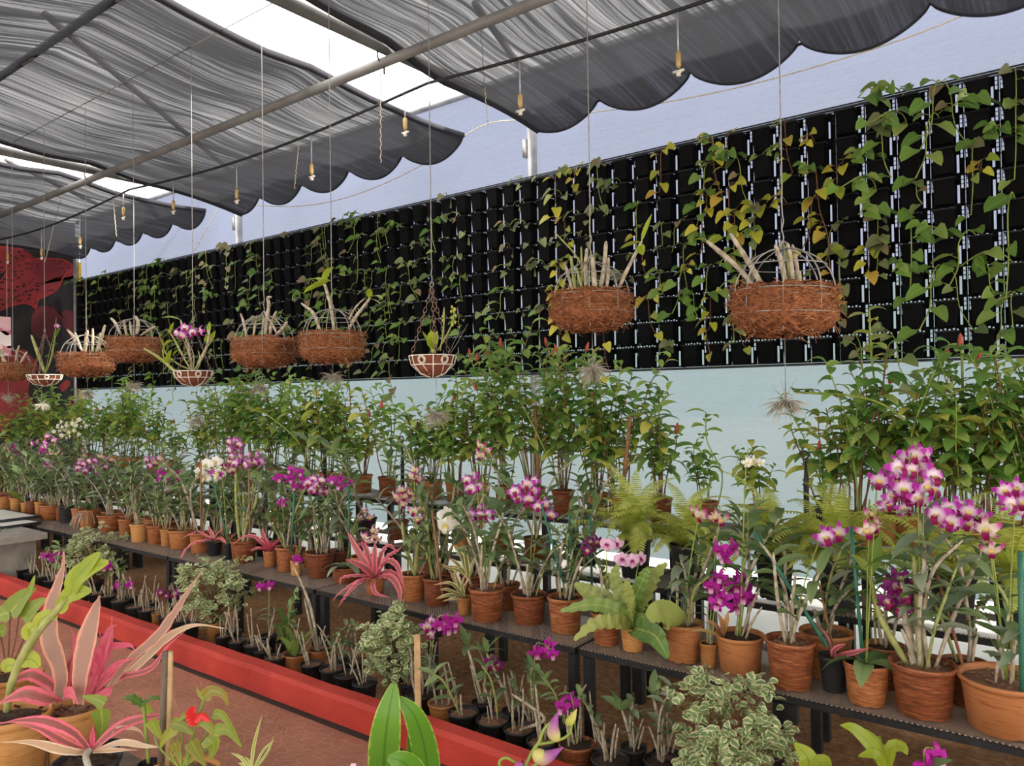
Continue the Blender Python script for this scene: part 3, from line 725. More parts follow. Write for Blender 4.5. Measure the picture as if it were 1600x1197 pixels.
def scroll_mesh(r, h, mat):
    m = MB(); w = .0034; zb = -h * .42; rb = r * .9
    m.ring((0, 0, 0), r, w, 32); m.ring((0, 0, zb), rb, w, 32)
    n = 12
    for k in range(n):
        a = 2 * PI * k / n; c, s = cos(a), sin(a)
        if k % 2 == 0:
            m.tube([Vector((c * r, s * r, 0)), Vector((c * rb, s * rb, zb)), Vector((c * r * .62, s * r * .62, -h * .8)), Vector((c * r * .12, s * r * .12, -h))], w, 4, False)
        else:
            for rad in (h * .19, h * .13):
                P = []
                for i in range(15):
                    q = 2 * PI * i / 14; aa = a + rad * cos(q) / r; zz = zb / 2 + rad * sin(q); R_ = r + (rb - r) * (zz / zb); P.append(Vector((cos(aa) * (R_ + .002), sin(aa) * (R_ + .002), zz)))
                m.tube(P, w * .8, 4, False)
            m.tube([Vector((c * rb, s * rb, zb)), Vector((cos(a + .25) * r * .5, sin(a + .25) * r * .5, -h * .85))], w * .8, 4, False)
    ln = MB(); ln.lathe([(.01, -h * .12), (r * .8, -h * .1), (r * .96, -.004), (r * .93, -.012), (rb * .95, zb), (r * .58, -h * .8), (.01, -h * .98)], 26)
    return m.build('scroll_frame', mat), ln.build('liner', 'liner')
def chain_mesh(a, b, mat='rusty_wire'):
    a, b = Vector(a), Vector(b); L = (b - a).length; n = max(3, int(L / .026)); m = MB(); d = (b - a).normalized(); s1 = d.orthogonal().normalized(); s2 = d.cross(s1)
    for i in range(n):
        c = a.lerp(b, (i + .5) / n); s = s1 if i % 2 else s2; P = [c + d * (.017 * cos(q)) + s * (.008 * sin(q)) for q in [2 * PI * j / 10 for j in range(11)]]
        m.tube(P, .0024, 3, False)
    return m.build('chain', mat)
def canemesh(pts, r0, mat='cane', name='cane', node=.05):
    Q = smoothpath(pts, 18); L = sum((Q[i + 1] - Q[i]).length for i in range(18)); rad = []
    for i in range(19):
        t = i / 18; s = t * L; rad.append(r0 * (.8 + .35 * sin(PI * min(1, t * 1.05) ** .8)) * (1.14 if (s % node) < L / 18 else 1) * (1 if t < .95 else .6))
    return MB().tube(Q, rad, 7).build(name, mat)
def leafset(specs, mat, name='leaves', prof=P_ELL, fold=.25):
    m = MB()
    for b, d, L, W, dr in specs: leaf(m, b, d, L, W, dr, prof, fold)
    return m.build(name, mat)
HYB = 2.97
wirez = 4.02
tag(put('overhead_wire', MB().tube([(XL, HYB, wirez), (-8.6, HYB, wirez + .03), (-4.02, HYB, wirez + .03), (2.2, HYB, wirez)], .004, 5).build('overhead_wire', 'grey_wire')), 'thin overhead wire that carries all the hanging baskets', 'wire')
CO = [coir_mesh(k) for k in range(4)]; CAGE = cage_mesh()
def hanger(t, z0, z1, loc):
    P = [Vector((0, 0, z0))] + [Vector((.004 * sin(i * 2.4), 0, z0 + .03 * i)) for i in range(1, 6)] + [Vector((0, 0, z0 + .22)), Vector((0, 0, z1))]
    put('hanging_wire', MB().tube(P, .0026, 4).build('hanging_wire', 'grey_wire'), t)
    put('hook', MB().ring((0, 0, z0 + .0), .014, .003, 12, 4, 'y').build('hook', 'grey_wire'), t)
def pxv(t, px, py, Y): return onY(px, py, Y) - t.location
def coir_basket(px, py, wpx, label, canes, k, tilt=0.):
    p = onY(px, py, HYB); sc = wpx / F_PX * depth(p) / .372
    t = thing('coir_basket', label, 'hanging basket', p, 0, 'coir baskets on the overhead wire')
    rz = R.uniform(0, 6)
    put('coir_liner', CO[k % 4][0], t, (0, 0, 0), (tilt, 0, rz), sc); put('loose_fibre', CO[k % 4][1], t, (0, 0, 0), (tilt, 0, rz), sc)
    put('wire_cage', CAGE, t, (0, 0, 0), (0, tilt, rz * 0 + .2 * k), sc)
    hanger(t, .18 * sc, wirez - p.z, p)
    for c in canes:
        pts = c[0]; r = c[1]; m = c[2] if len(c) > 2 else 'cane'; P = []
        for i, q in enumerate(pts):
            yo = HYB + (q[2] if len(q) > 2 else 0)
            P.append(pxv(t, q[0], q[1], yo))
        co_ = put('cane', canemesh(P, r, m), t)
        if len(c) > 3:
            put('leaves', leafset([(P[-1] + (P[-2] - P[-1]) * l[0], Vector(l[1]), l[2], l[3], l[4]) for l in c[3]], c[4]), co_)
    return t
D_ = Vector
coir_basket(1225, 455, 150, 'largest coir basket hanging at the right with long slanting bare canes', [
    ([(1188, 466), (1160, 425), (1118, 388), (1104, 376)], .0085, 'cane', [(0.1, (-1, 0, .5), .06, .03, .6), (.25, (.6, 0, .6), .045, .03, .4)], 'leaf_lime'),
    ([(1200, 462), (1170, 410), (1141, 365)], .0095), ([(1229, 452, -.02), (1221, 410, -.02), (1211, 382, -.04)], .009, 'cane'), ([(1233, 458, .04), (1232, 415), (1222, 376, .03)], .006, 'cane_green'),
    ([(1240, 456), (1237, 420), (1231, 380)], .008), ([(1247, 452, .05), (1245, 415, .06), (1238, 382, .05)], .007), ([(1249, 455, -.05), (1250, 440, -.05), (1250, 424, -.05)], .006)], 0, .03)
coir_basket(924, 462, 118, 'second largest coir basket, with upright canes and a red-tipped leaf', [
    ([(897, 460), (888, 430), (882, 410)], .007), ([(900, 458), (896, 430), (892, 400)], .0075, 'cane_green'), ([(912, 460, -.05), (905, 435, -.05), (901, 418, -.05)], .006, 'cane_green'),
    ([(908, 458, .05), (909, 420, .05), (908, 385, .05)], .005, 'cane_green'), ([(916, 460, -.03), (915, 420), (917, 388)], .009), ([(930, 461, -.04), (928, 430, -.04), (925, 398, -.04)], .010), ([(936, 458), (944, 420), (947, 377)], .010), ([(947, 456), (950, 430), (951, 402)], .007),
    ([(962, 462), (976, 430), (992, 398), (1003, 376)], .007, 'cane', [(.1, (-1, -.2, -.1), .10, .05, .3), (0, (.5, 0, 1), .12, .045, -.2), (.3, (.4, -.4, -.6), .07, .04, .2)], 'leaf_lime'),
    ([(908, 412), (895, 393), (878, 375), (866, 362)], .0035, 'cane_green')], 1)
coir_basket(519, 524, 92, 'coir basket left of the lime scroll basket with arching yellow-green leaves', [
    ([(500, 516), (490, 490), (471, 474)], .009), ([(522, 518), (517, 480), (509, 450), (505, 440)], .009, 'cane', [(.1, (-1, 0, .6), .15, .045, 1.0), (.2, (-1, .2, .2), .15, .05, .9), (.05, (.5, 0, .9), .14, .045, 1.4), (.3, (.8, -.3, .3), .13, .04, .9), (.4, (-1, -.3, -.1), .16, .045, .5), (.5, (.3, -.5, .2), .10, .04, .5)], 'leaf_lime'),
    ([(543, 518), (556, 495), (566, 482), (579, 465)], .0085, 'cane', [(0, (.8, 0, .2), .11, .04, 1.2), (.1, (.4, -.4, .6), .09, .035, .8), (.1, (1, .1, -.3), .09, .035, .4)], 'leaf_lime'), ([(545, 500), (556, 480), (570, 466)], .005)], 2)
coir_basket(413, 532, 88, 'shaggy coir basket of bare canes with a crooked tip', [
    ([(386, 530), (381, 505), (376, 490)], .008), ([(396, 528), (399, 505), (402, 494)], .007), ([(414, 530), (417, 500), (420, 476), (418, 466), (424, 464)], .010), ([(422, 530), (424, 505), (432, 486)], .009), ([(428, 528), (440, 515), (449, 503)], .010), ([(434, 524), (425, 506), (412, 486)], .006), ([(409, 528), (412, 505), (415, 495)], .007)], 3)
coir_basket(210, 531, 74, 'coir basket with a long yellow drooping shoot, second from the planter wall end', [
    ([(189, 523), (180, 505), (173, 497)], .010), ([(198, 524), (195, 510), (193, 500)], .009), ([(206, 524), (204, 510), (203, 502)], .009), ([(214, 522), (216, 505), (212, 494)], .013), ([(220, 524), (232, 516), (243, 510)], .008),
    ([(226, 545, -.1), (250, 560, -.1), (275, 582, -.1), (283, 588, -.1)], .009, 'cane_green', [(3.2, (-.2, 0, 1), .13, .035, .6), (3.0, (.5, 0, 1), .14, .035, .7), (3.3, (-.6, -.3, .6), .09, .03, .4)], 'leaf_lime')], 0)
coir_basket(135, 555, 71, 'coir basket beside the banner with tall thick grey canes', [
    ([(127, 545), (114, 525), (105, 515)], .011), ([(128, 548), (121, 530), (117, 519)], .009), ([(133, 550), (135, 530), (137, 516)], .013), ([(144, 550), (145, 530), (145, 513)], .010), ([(152, 550), (158, 530), (164, 508)], .012), ([(150, 552), (155, 535), (157, 520)], .010)], 1)
coir_basket(20, 570, 52, 'flat coir basket cut by the left edge in front of the poster', [
    ([(10, 567), (2, 555), (-2, 545)], .010, 'cane_green'), ([(24, 566), (27, 550), (30, 540)], .009), ([(32, 567), (38, 558), (42, 550)], .010), ([(5, 566), (4, 552), (6, 540)], .010)], 2)
def scroll_basket(px, py, wpx, hpx, apy, label, mat, canes, k):
    p = onY(px, py, HYB); d = depth(p); r = wpx / 2 / F_PX * d; h = hpx / F_PX * d; az = (py - apy) / F_PX * d
    t = thing('scroll_basket', label, 'hanging basket', p, 0, 'wire scroll baskets on the overhead wire')
    f, l = scroll_mesh(r, h, mat); put('scroll_frame', f, t, (0, 0, 0), (0, 0, .26)); put('liner', l, t)
    for a in (3.5, 5.6, 1.5): put('chain', chain_mesh((cos(a) * r, sin(a) * r, 0), (0, 0, az)), t)
    hanger(t, az + .02, wirez - p.z, p)
    for c in canes:
        P = [pxv(t, q[0], q[1], HYB + (q[2] if len(q) > 2 else 0)) for q in c[0]]
        co_ = put('cane', canemesh(P, c[1], c[2]), t)
        if len(c) > 3: put('leaves', leafset([(P[-1] + (P[0] - P[-1]) * l[0], Vector(l[1]), l[2], l[3], l[4]) for l in c[3]], c[4]), co_)
    return t
sbH = scroll_basket(676, 556, 73, 34, 450, 'white wire scroll basket with broad lime-yellow leaves and budding spikes', 'white_wire', [
    ([(678, 552), (676, 545)], .012, 'cane_green', [(0, (.1, -.2, 1), .10, .065, .1), (0, (.2, .2, 1), .10, .06, 0), (0, (-.7, -.1, .9), .12, .045, -.3), (.5, (-.3, -.5, 1), .09, .05, .1)], 'leaf_lime'),
    ([(688, 548), (692, 520), (694, 498), (694, 480)], .004, 'cane_green'), ([(684, 548), (700, 520), (708, 500), (710, 480)], .004, 'cane_green'), ([(704, 552), (715, 535), (731, 506)], .0015, 'steel'), ([(703, 550), (712, 530), (727, 514)], .0015, 'steel')], 0)
bd = MB(); rr = random.Random(4)
for q in range(14):
    c = pxv(sbH, rr.choice([694, 709]) + rr.uniform(-4, 4), rr.uniform(480, 512), HYB); bd.tube([c, c + D_((0, 0, .006)), c + D_((0, 0, .014)), c + D_((0, 0, .018))], [.002, .006, .005, .001], 6)
put('buds', bd.build('buds', 'bud_lime'), sbH)
sbE = scroll_basket(302, 580, 58, 24, 505, 'brown wire scroll basket crowded with yellow-green canes and purple orchids', 'white_wire', [
    ([(298, 578), (285, 555), (272, 530), (262, 515)], .006, 'cane_green', [(.3, (-1, 0, .2), .16, .03, 1.0), (.1, (.5, 0, 1), .10, .03, .6), (.5, (-1, .1, -.2), .12, .028, .6)], 'leaf_lime'),
    ([(300, 578), (296, 550), (290, 525), (282, 500)], .008, 'cane', [(.0, (-.3, -.6, .2), .13, .09, .5)], 'leaf_vine_green'),
    ([(304, 578), (318, 555), (326, 530), (327, 515)], .008, 'cane', [(.3, (.8, 0, .7), .10, .035, .6), (.1, (.3, 0, 1), .09, .03, .2)], 'leaf_lime'), ([(306, 576), (312, 560), (322, 545), (332, 530)], .005, 'cane_green', [(.1, (.6, 0, 1), .10, .03, .4), (.5, (1, 0, .2), .10, .03, .8)], 'leaf_lime'),
    ([(296, 577), (280, 570), (262, 556), (256, 545)], .005, 'cane_green', [(0, (-.5, 0, 1), .10, .03, .3), (.3, (-1, 0, -.2), .12, .03, .5), (.5, (-1, -.2, -.4), .16, .035, .4)], 'leaf_lime'),
    ([(302, 578), (303, 560), (300, 545)], .004, 'cane_green'), ([(308, 578), (313, 565), (310, 548)], .004, 'cane_green')], 1)
sbB = scroll_basket(70, 586, 50, 17, 520, 'small white scroll basket in front of the banner with one leafy stem', 'white_wire', [
    ([(70, 582), (62, 560), (55, 540), (49, 524)], .013, 'cane_green'), ([(72, 582), (80, 560), (84, 540), (87, 522)], .006, 'cane_green', [(.1, (.8, 0, .8), .16, .03, .6), (.3, (.9, 0, .3), .12, .03, .5), (.55, (-1, 0, .1), .12, .03, .6), (.0, (.1, 0, 1), .16, .02, .2)], 'leaf_vine_green')], 2)
# air plants
def air_mesh(seed):
    rr = random.Random(seed); m = MB()
    for i in range(110):
        d = Vector((rr.gauss(0, 1), rr.gauss(0, 1), rr.gauss(-.25, .55))).normalized(); P = drooppath((0, 0, 0), d, rr.uniform(.05, .11), rr.uniform(.3, 1.2), 4)
        m.tube(P, [.0028, .0026, .002, .0014, .0006], 3, False)
    return m.build('leaves', 'airplant')
AIR = [air_mesh(k) for k in range(4)]
for i, (px, py, w, base) in enumerate([(13, 620, 'hung below the flat edge basket', 600), (65, 632, 'hung below the small white scroll basket', 603), (137, 613, 'hung below the thick-caned coir basket', 592), (210, 601, 'hung below the basket with the drooping shoot', 563), (308, 656, 'hung below the purple-flowered scroll basket', 604), (405, 604, 'hung below the bare-caned shaggy basket', 575), (520, 587, 'hung below the basket with arching leaves', 563), (682, 647, 'hung below the lime scroll basket', 590), (926, 577, 'hung below the second largest coir basket', 520), (1228, 628, 'in clear view, hung below the largest coir basket', 528)]):
    p = onY(px, py, HYB); q = onY(px, base, HYB)
    t = thing('air_plant', 'spiky silver-grey air plant ' + w, 'air plant', p, 0, 'air plants below the baskets')
    put('leaves', AIR[i % 4], t, (0, 0, 0), (0, 0, i), .85 if i < 7 else 1)
    put('hanging_wire', MB().tube([(0, 0, 0), (0, 0, q.z - p.z + .03)], .0018, 3).build('hanging_wire', 'grey_wire'), t)
# ------------------------------------------------------------ plant library
def pot_mesh(kind, mat, ratio=1.75):
    m = MB(); H = ratio
    if kind == 'rim': prof = [(.0, .06), (.70, .06), (.75, 0), (.78, .02), (.90, H * .80), (.91, H * .84), (.915, H * .86), (.97, H * .89), (1.0, H * .93), (1.0, H * .985), (.975, H), (.93, H * .985), (.90, H * .9), (.88, H * .78)]
    elif kind == 'plain': prof = [(.0, .06), (.72, .06), (.76, 0), (.79, .02), (.86, H * .4), (.93, H * .82), (.99, H * .88), (1.0, H * .97), (.98, H), (.93, H * .99), (.91, H * .85)]
    else: prof = [(.0, .06), (.66, .06), (.72, 0), (.74, .02), (.92, H * .88), (.98, H * .90), (1.0, H * .95), (.985, H), (.94, H * .99), (.90, H * .82)]
    def f(r, z, q, j):
        if j in (2, 3) and abs(((q + .3) % (PI / 2)) - PI / 4) < .10: return r - .006, z + .055
        return r, z
    m.lathe(prof, 32, f); return m.build('pot', mat)
POTS = {}
def pot_of(kind, mat):
    if (kind, mat) not in POTS: POTS[(kind, mat)] = pot_mesh(kind, mat)
    return POTS[(kind, mat)]
def mix_mesh(seed, mat='potting_mix'):
    rr = random.Random(seed); m = MB()
    prof = [(.001, 1.60), (.3, 1.60), (.6, 1.58), (.89, 1.52)]
    m.lathe(prof, 18, lambda r, z, q, j: (r, z + .06 * noise.noise(Vector((r * 3 * cos(q), r * 3 * sin(q), seed)))))
    for i in range(34):
        a, r = rr.uniform(0, 6.3), rr.uniform(.05, .78); rt = Euler((rr.uniform(-.6, .6), rr.uniform(-.6, .6), rr.uniform(0, 3))).to_matrix()
        m.box((r * cos(a), r * sin(a), 1.60 + rr.uniform(-.02, .05)), (rr.uniform(.08, .22), rr.uniform(.05, .12), .05), rt)
    return m.build('potting_mix', mat, False)
MIX = [mix_mesh(k, 'potting_mix' if k % 2 else 'bark') for k in range(4)]
PK = {'T': ('rim', 'terracotta'), 't': ('plain', 'terracotta'), 'O': ('rim', 'ochre_clay'), 'o': ('plain', 'ochre_clay'), 'B': ('black', 'black_plastic')}
def potted(name, label, cat, group, p, Rr, H, kind, rz=None):
    t = thing(name, label, cat, p, R.uniform(0, 6.28) if rz is None else rz, group)
    k, mt = PK[kind]; sc = (Rr, Rr, H / 1.75)
    put('pot', pot_of(k, mt), t, sc=sc); put('potting_mix', R.choice(MIX), t, sc=sc, rot=(0, 0, R.uniform(0, 6)))
    return t
# canes with leaves
def leafy_cane(seed, L, n, ll, lw, grey=False, bare=.3):
    rr = random.Random(seed); a = rr.uniform(0, 6.3); lean = rr.uniform(.12, .4)
    P = [Vector((0, 0, 0)), Vector((cos(a) * lean * L * .3, sin(a) * lean * L * .3, L * .4)), Vector((cos(a) * lean * L * .75, sin(a) * lean * L * .75, L * .75)), Vector((cos(a + .3) * lean * L * 1.3, sin(a + .3) * lean * L * 1.3, L))]
    me = canemesh(P, rr.uniform(.0042, .0066), rr.choice(['cane', 'cane', 'cane_green'])); Q = smoothpath(P, 18); m = MB(); b = rr.uniform(0, 3.1)
    for i in range(n):
        u = bare + (1 - bare) * (i + .5) / n; q = Q[min(18, int(u * 18 + .5))]; s = b + (PI if i % 2 else 0) + rr.uniform(-.5, .5)
        up = rr.uniform(.15, 1.1) if u < .9 else rr.uniform(.7, 1.8)
        leaf(m, q, (cos(s), sin(s), up), ll * rr.uniform(.7, 1.15), lw * rr.uniform(.8, 1.15), rr.uniform(.5, 1.6), P_ELL, .3, 5)
    return me, m.build('leaves', 'leaf_orchid_grey' if grey else 'leaf_orchid')
LC = [leafy_cane(k, [.26, .34, .42, .48][k % 4], [8, 10, 12, 13][k % 4], .135, .040, k % 5 == 4, .22) for k in range(16)]
def bare_cane(seed, L):
    rr = random.Random(seed); a = rr.uniform(0, 6.3); k = rr.uniform(0, .2)
    P = [Vector((0, 0, 0)), Vector((cos(a) * k * L * .5, sin(a) * k * L * .5, L * .5)), Vector((cos(a) * k * L * 1.5, sin(a) * k * L * 1.5, L))]
    return canemesh(P, rr.uniform(.0048, .0072))
BC = [bare_cane(100 + k, [.12, .17, .22, .28, .34][k % 5]) for k in range(12)]
def fill_orchid(t, Rr, H, nl, nb, sc=1, tilt=.28, rr=R):
    top = H * .9
    for i in range(nl + nb):
        a = rr.uniform(0, 2 * PI); r = Rr * rr.uniform(.05, .5); loc = (r * cos(a), r * sin(a), top)
        rt = Euler((0, tilt * rr.uniform(.1, 1), a)).to_matrix() @ Euler((0, 0, rr.uniform(0, 6.3))).to_matrix()
        c = rr.choice(LC) if i < nl else rr.choice(BC)
        s = sc * rr.uniform(.85, 1.12)
        o = put('cane', c[0] if i < nl else c, t, loc, rt.to_euler(), s)
        if i < nl: put('leaves', c[1], o)
# flowers
def flower_mesh(style, lip, size=.036, phal=False):
    m = MB()
    spec = [(90, 1.0, .5, P_PET), (18, 1.0, .72, P_WIDEP), (162, 1.0, .72, P_WIDEP), (-50, .95, .48, P_PET), (-130, .95, .48, P_PET)]
    if phal: spec = [(90, .85, .7, P_WIDEP), (8, 1.0, 1.15, P_WIDEP), (172, 1.0, 1.15, P_WIDEP), (-55, .9, .62, P_WIDEP), (-125, .9, .62, P_WIDEP)]
    for ang, L, W, pf in spec:
        a = math.radians(ang); d = Vector((cos(a), .12, sin(a))).normalized(); pts = [Vector((0, 0, 0)) + d * size * L * i / 5 + Vector((0, -.25 * size * sin(PI * i / 5) + (.1 * size if i == 5 else 0), 0)) for i in range(6)]
        m.ribbon(pts, W * size, pf, Vector((0, -1, 0)), .1)
    m.cur = 1
    pts = [Vector((0, -.1 * size, 0)), Vector((0, -.45 * size, -.12 * size)), Vector((0, -.6 * size, -.4 * size)), Vector((0, -.5 * size, -.72 * size))]
    m.ribbon(smoothpath(pts, 5), .55 * size, lambda t: .45 + .55 * sin(PI * min(1, t * .8 + .1)), Vector((0, -1, .4)), .5)
    m.cur = 0
    m.tube([Vector((0, 0, 0)), Vector((0, .25 * size, -.05 * size)), Vector((0, .55 * size, -.25 * size))], [.1 * size, .12 * size, .05 * size], 5)
    return m.build('flower', [style, lip])
FL = {'mix': [flower_mesh('petal_bicolor', 'petal_lip')], 'mag': [flower_mesh('petal_magenta', 'petal_lip_pink')], 'white': [flower_mesh('petal_white', 'petal_lip_pale', .036, True)], 'dark': [flower_mesh('petal_purple', 'petal_lip')],
      'pale': [flower_mesh('petal_pale', 'petal_lip_pink', .03, True)], 'droop': [flower_mesh('petal_drooping', 'petal_lip')], 'cream': [flower_mesh('petal_white', 'petal_lip_pale', .022)]}
def local(t, p):
    v = Vector(p) - t.location; return Matrix.Rotation(-t.rotation_euler.z, 3, 'Z') @ v
def spike(t, base_z, px, py, n, wpx, hpx, style, Y=None, size=1, arch=.5, stemmat='stem_green', seed=0):
    rr = random.Random(int(px * 7 + py)); Y = Y or t.location.y; d = depth(onY(px, py, Y)); c = onY(px, py, Y); up = FlipZ = 0
    pts = []; tries = 0
    while len(pts) < n and tries < 900:
        tries += 1; u, v = rr.uniform(-1, 1), rr.uniform(-1, 1)
        if u * u + v * v > 1: continue
        q = c + RT * (u * wpx / 2 / F_PX * d) + Vector((0, 0, v * hpx / 2 / F_PX * d)) + Vector((0, rr.uniform(-.03, .03), 0))
        if any((q - k).length < .042 * size * (1 - tries / 1200) for k in pts): continue
        pts.append(q)
    pts.sort(key=lambda q: q.dot(RT)); L = [local(t, q) for q in pts]
    horiz = wpx > hpx
    a, b = (L[0], L[-1]) if horiz else (max(L, key=lambda q: q.z), min(L, key=lambda q: q.z))
    base = Vector((0, 0, base_z)); root = a if (a - base).length < (b - base).length or not horiz else b; far = b if root is a else a
    m = MB(); S_ = smoothpath([base, base.lerp(root, .5) + Vector((0, 0, .06)), root + Vector((0, 0, .03)), (root + far) / 2 + Vector((0, 0, .035)), far + Vector((0, 0, .012))] if n > 1 else [base, base.lerp(root, .5) + Vector((0, 0, .04)), root + Vector((0, 0, .02))], 26)
    m.tube(S_, [.0032 * (1 - .5 * i / 26) for i in range(27)], 5)
    ang0 = -t.rotation_euler.z
    for q in L:
        s = min(S_[8:], key=lambda k: (k - q).length); bk = Matrix.Rotation(ang0, 3, 'Z') @ Vector((0, .015, 0)); m.tube([s, (s + q) / 2 + Vector((0, 0, .008)), q + bk], .0014, 4, False)
    so_ = put('flower_spike', m.build('flower_spike', stemmat), t)
    for q in L:
        zr = ang0 + YAW * .55 + rr.uniform(-.8, .8); xr = rr.uniform(-.15, .5) if style != 'droop' else rr.uniform(.3, 1.1)
        put('flower', rr.choice(FL[style]), so_, q, (xr, rr.uniform(-.35, .35), zr), size * rr.uniform(.85, 1.12))
# costus
def costus_stem(seed, L):
    rr = random.Random(seed); a = rr.uniform(0, 6.3); k = rr.uniform(.05, .3); P = [Vector((0, 0, 0))]
    for i in range(1, 6): u = i / 5; P.append(Vector((cos(a + u) * k * L * u ** 1.6 + rr.uniform(-.012, .012), sin(a + u) * k * L * u ** 1.6 + rr.uniform(-.012, .012), L * u * (1 - .08 * u))))
    Q = smoothpath(P, 24); st = MB().tube(Q, [.0048 * (1 - .45 * i / 24) for i in range(25)], 6); m = MB(); n = max(11, int(L * .7 / .030)); ph = rr.uniform(0, 6)
    for i in range(n):
        u = .3 + .7 * (i + 1) / n; q = Q[min(24, int(u * 24))]; s = ph + i * 2.3 + rr.uniform(-.3, .3); top = u > .9
        leaf(m, q, (cos(s), sin(s), rr.uniform(.1, .7) + (.5 if top else 0)), rr.uniform(.09, .145) * (.8 if top else 1), rr.uniform(.046, .066) * (.8 if top else 1), rr.uniform(.9, 2.2), P_ELL, .22, 5)
    return st.build('stem', rr.choice(['stem_green', 'stem_brown', 'stem_brown'])), m.build('leaves', 'leaf_costus' if rr.random() < .8 else 'leaf_costus_yellow'), Q[-1].copy()
CS = {L: [costus_stem(int(L * 100) * 10 + k, L) for k in range(4)] for L in (.4, .55, .7, .85, 1.0, 1.15)}
cone = MB().lathe([(.001, -.002), (.006, .0), (.0095, .012), (.0085, .03), (.005, .046), (.001, .052)], 8).build('flower_cone', 'cone_red')
def costus(t, H, Rr, height, n, cones=.3, rr=R, spread=.22):
    for i in range(n):
        L = height * rr.uniform(.5, 1.0); key = min(CS, key=lambda k: abs(k - L)); st = rr.choice(CS[key]); s = L / key
        a = rr.uniform(0, 6.3); r = Rr * rr.uniform(.1, .7)
        rt = Euler((0, spread * rr.uniform(.1, 1), a)).to_matrix() @ Euler((0, 0, rr.uniform(0, 6.3))).to_matrix()
        o = put('stem', st[0], t, (r * cos(a), r * sin(a), H * .88), rt.to_euler(), s); put('leaves', st[1], o)
        if rr.random() < cones: put('flower_cone', cone, o, st[2], (rr.uniform(-.3, .3), rr.uniform(-.3, .3), 0), rr.uniform(.9, 1.3))
# fern fronds
def frond(seed, L):
    rr = random.Random(seed); P = drooppath((0, 0, 0), Vector((1, 0, 1.6)), L, rr.uniform(1.6, 2.6), 16); m = MB(); m.tube(P, [.002 * (1 - .6 * i / 16) for i in range(17)], 4, False)
    Q = smoothpath(P, 34)
    for i in range(3, 34):
        t = i / 34; d = (Q[min(34, i + 1)] - Q[i - 1]).normalized(); side = Vector((0, 1, 0)); w = .055 * math.sin(PI * min(1, .12 + t * .9)) ** .6 * (1 - t * .35) + .004
        for s in (-1, 1):
            dd = (side * s + d * .25 + Vector((0, 0, -.12))).normalized(); pts = [Q[i], Q[i] + dd * w * .5, Q[i] + dd * w + Vector((0, 0, -.006))]
            m.ribbon(pts, .0105, lambda u: (1, .9, .2)[int(u * 2 + .01)], d.cross(dd), 0)
    return m.build('frond', 'leaf_fern')
FR = [frond(k, [.3, .38, .46, .52][k % 4]) for k in range(8)]
def fern(t, H, n, sc=1, up=0, rr=R):
    for i in range(n):
        a = i * 2.4 + rr.uniform(-.3, .3); u = i / n
        put('frond', rr.choice(FR), t, (0, 0, H * .9), Euler((0, rr.uniform(-.75, .55) + up, a)), sc * rr.uniform(.8, 1.15))
# strap-leaved bromeliads
def strap(t, P, W, mat, wav=.35, nrm=None, fold=.35, prof=P_STRAP, name='leaf', n=18):
    m = MB(); Q = smoothpath([local(t, p) for p in P], n)
    nn = Matrix.Rotation(-t.rotation_euler.z, 3, 'Z') @ (Vector(nrm) if nrm is not None else Vector((.25, -.6, .75)))
    m.ribbon(Q, W, prof, nn, fold, wav, 8, R.uniform(0, 6)); return put(name, m.build(name, mat), t)
def rosette(t, H, n, L, W, mat, rr=R, up=.8, wav=.3, droop=1.4):
    for i in range(n):
        a = i * 2.4; e = up * (.4 + 1.2 * i / n); m = MB(); P = drooppath((0, 0, H * .92), Vector((cos(a), sin(a), e)), L * rr.uniform(.75, 1.1), droop * rr.uniform(.5, 1.2), 9)
        m.ribbon(P, W, P_STRAP, Vector((0, 0, 1)), .4, wav, 6); put('leaf', m.build('leaf', mat), t)
# variegated bush
def bush(seed, w, h, n):
    rr = random.Random(seed); st = MB(); m = MB(); tips = []
    for i in range(70):
        for _ in range(40):
            v = Vector((rr.uniform(-1, 1), rr.uniform(-1, 1), rr.uniform(-1, 1)))
            if .45 < v.length < 1: break
        tip = Vector((v.x * w / 2, v.y * w / 2, h * .52 + v.z * h * .48)) * rr.uniform(.88, 1.06); tips.append(tip)
        a = rr.uniform(0, 6.3); st.tube(smoothpath([Vector((cos(a) * .01, sin(a) * .01, 0)), Vector((tip.x * .35, tip.y * .35, tip.z * .55)), tip], 6), .0018, 4, False)
    for i in range(n):
        c = rr.choice(tips) + Vector((rr.gauss(0, .018), rr.gauss(0, .018), rr.gauss(0, .016))); a = rr.uniform(0, 6.3); L = rr.uniform(.024, .038)
        leaf(m, c, (cos(a), sin(a), rr.uniform(-.4, .6)), L, L * .92, rr.uniform(.2, 1.2), P_WIDEP, .12, 3, Vector((rr.uniform(-.7, .7), rr.uniform(-.9, .3), 1)))
    return st.build('twigs', 'stem_brown'), m.build('leaves', 'leaf_variegated')

spike(sbE, 0, 293, 517, 5, 46, 16, 'mix', HYB - .06, 1.1, stemmat='cane_green')
spike(sbB, 0, 87, 510, 1, 4, 4, 'mix', HYB, .8, stemmat='stem_green')
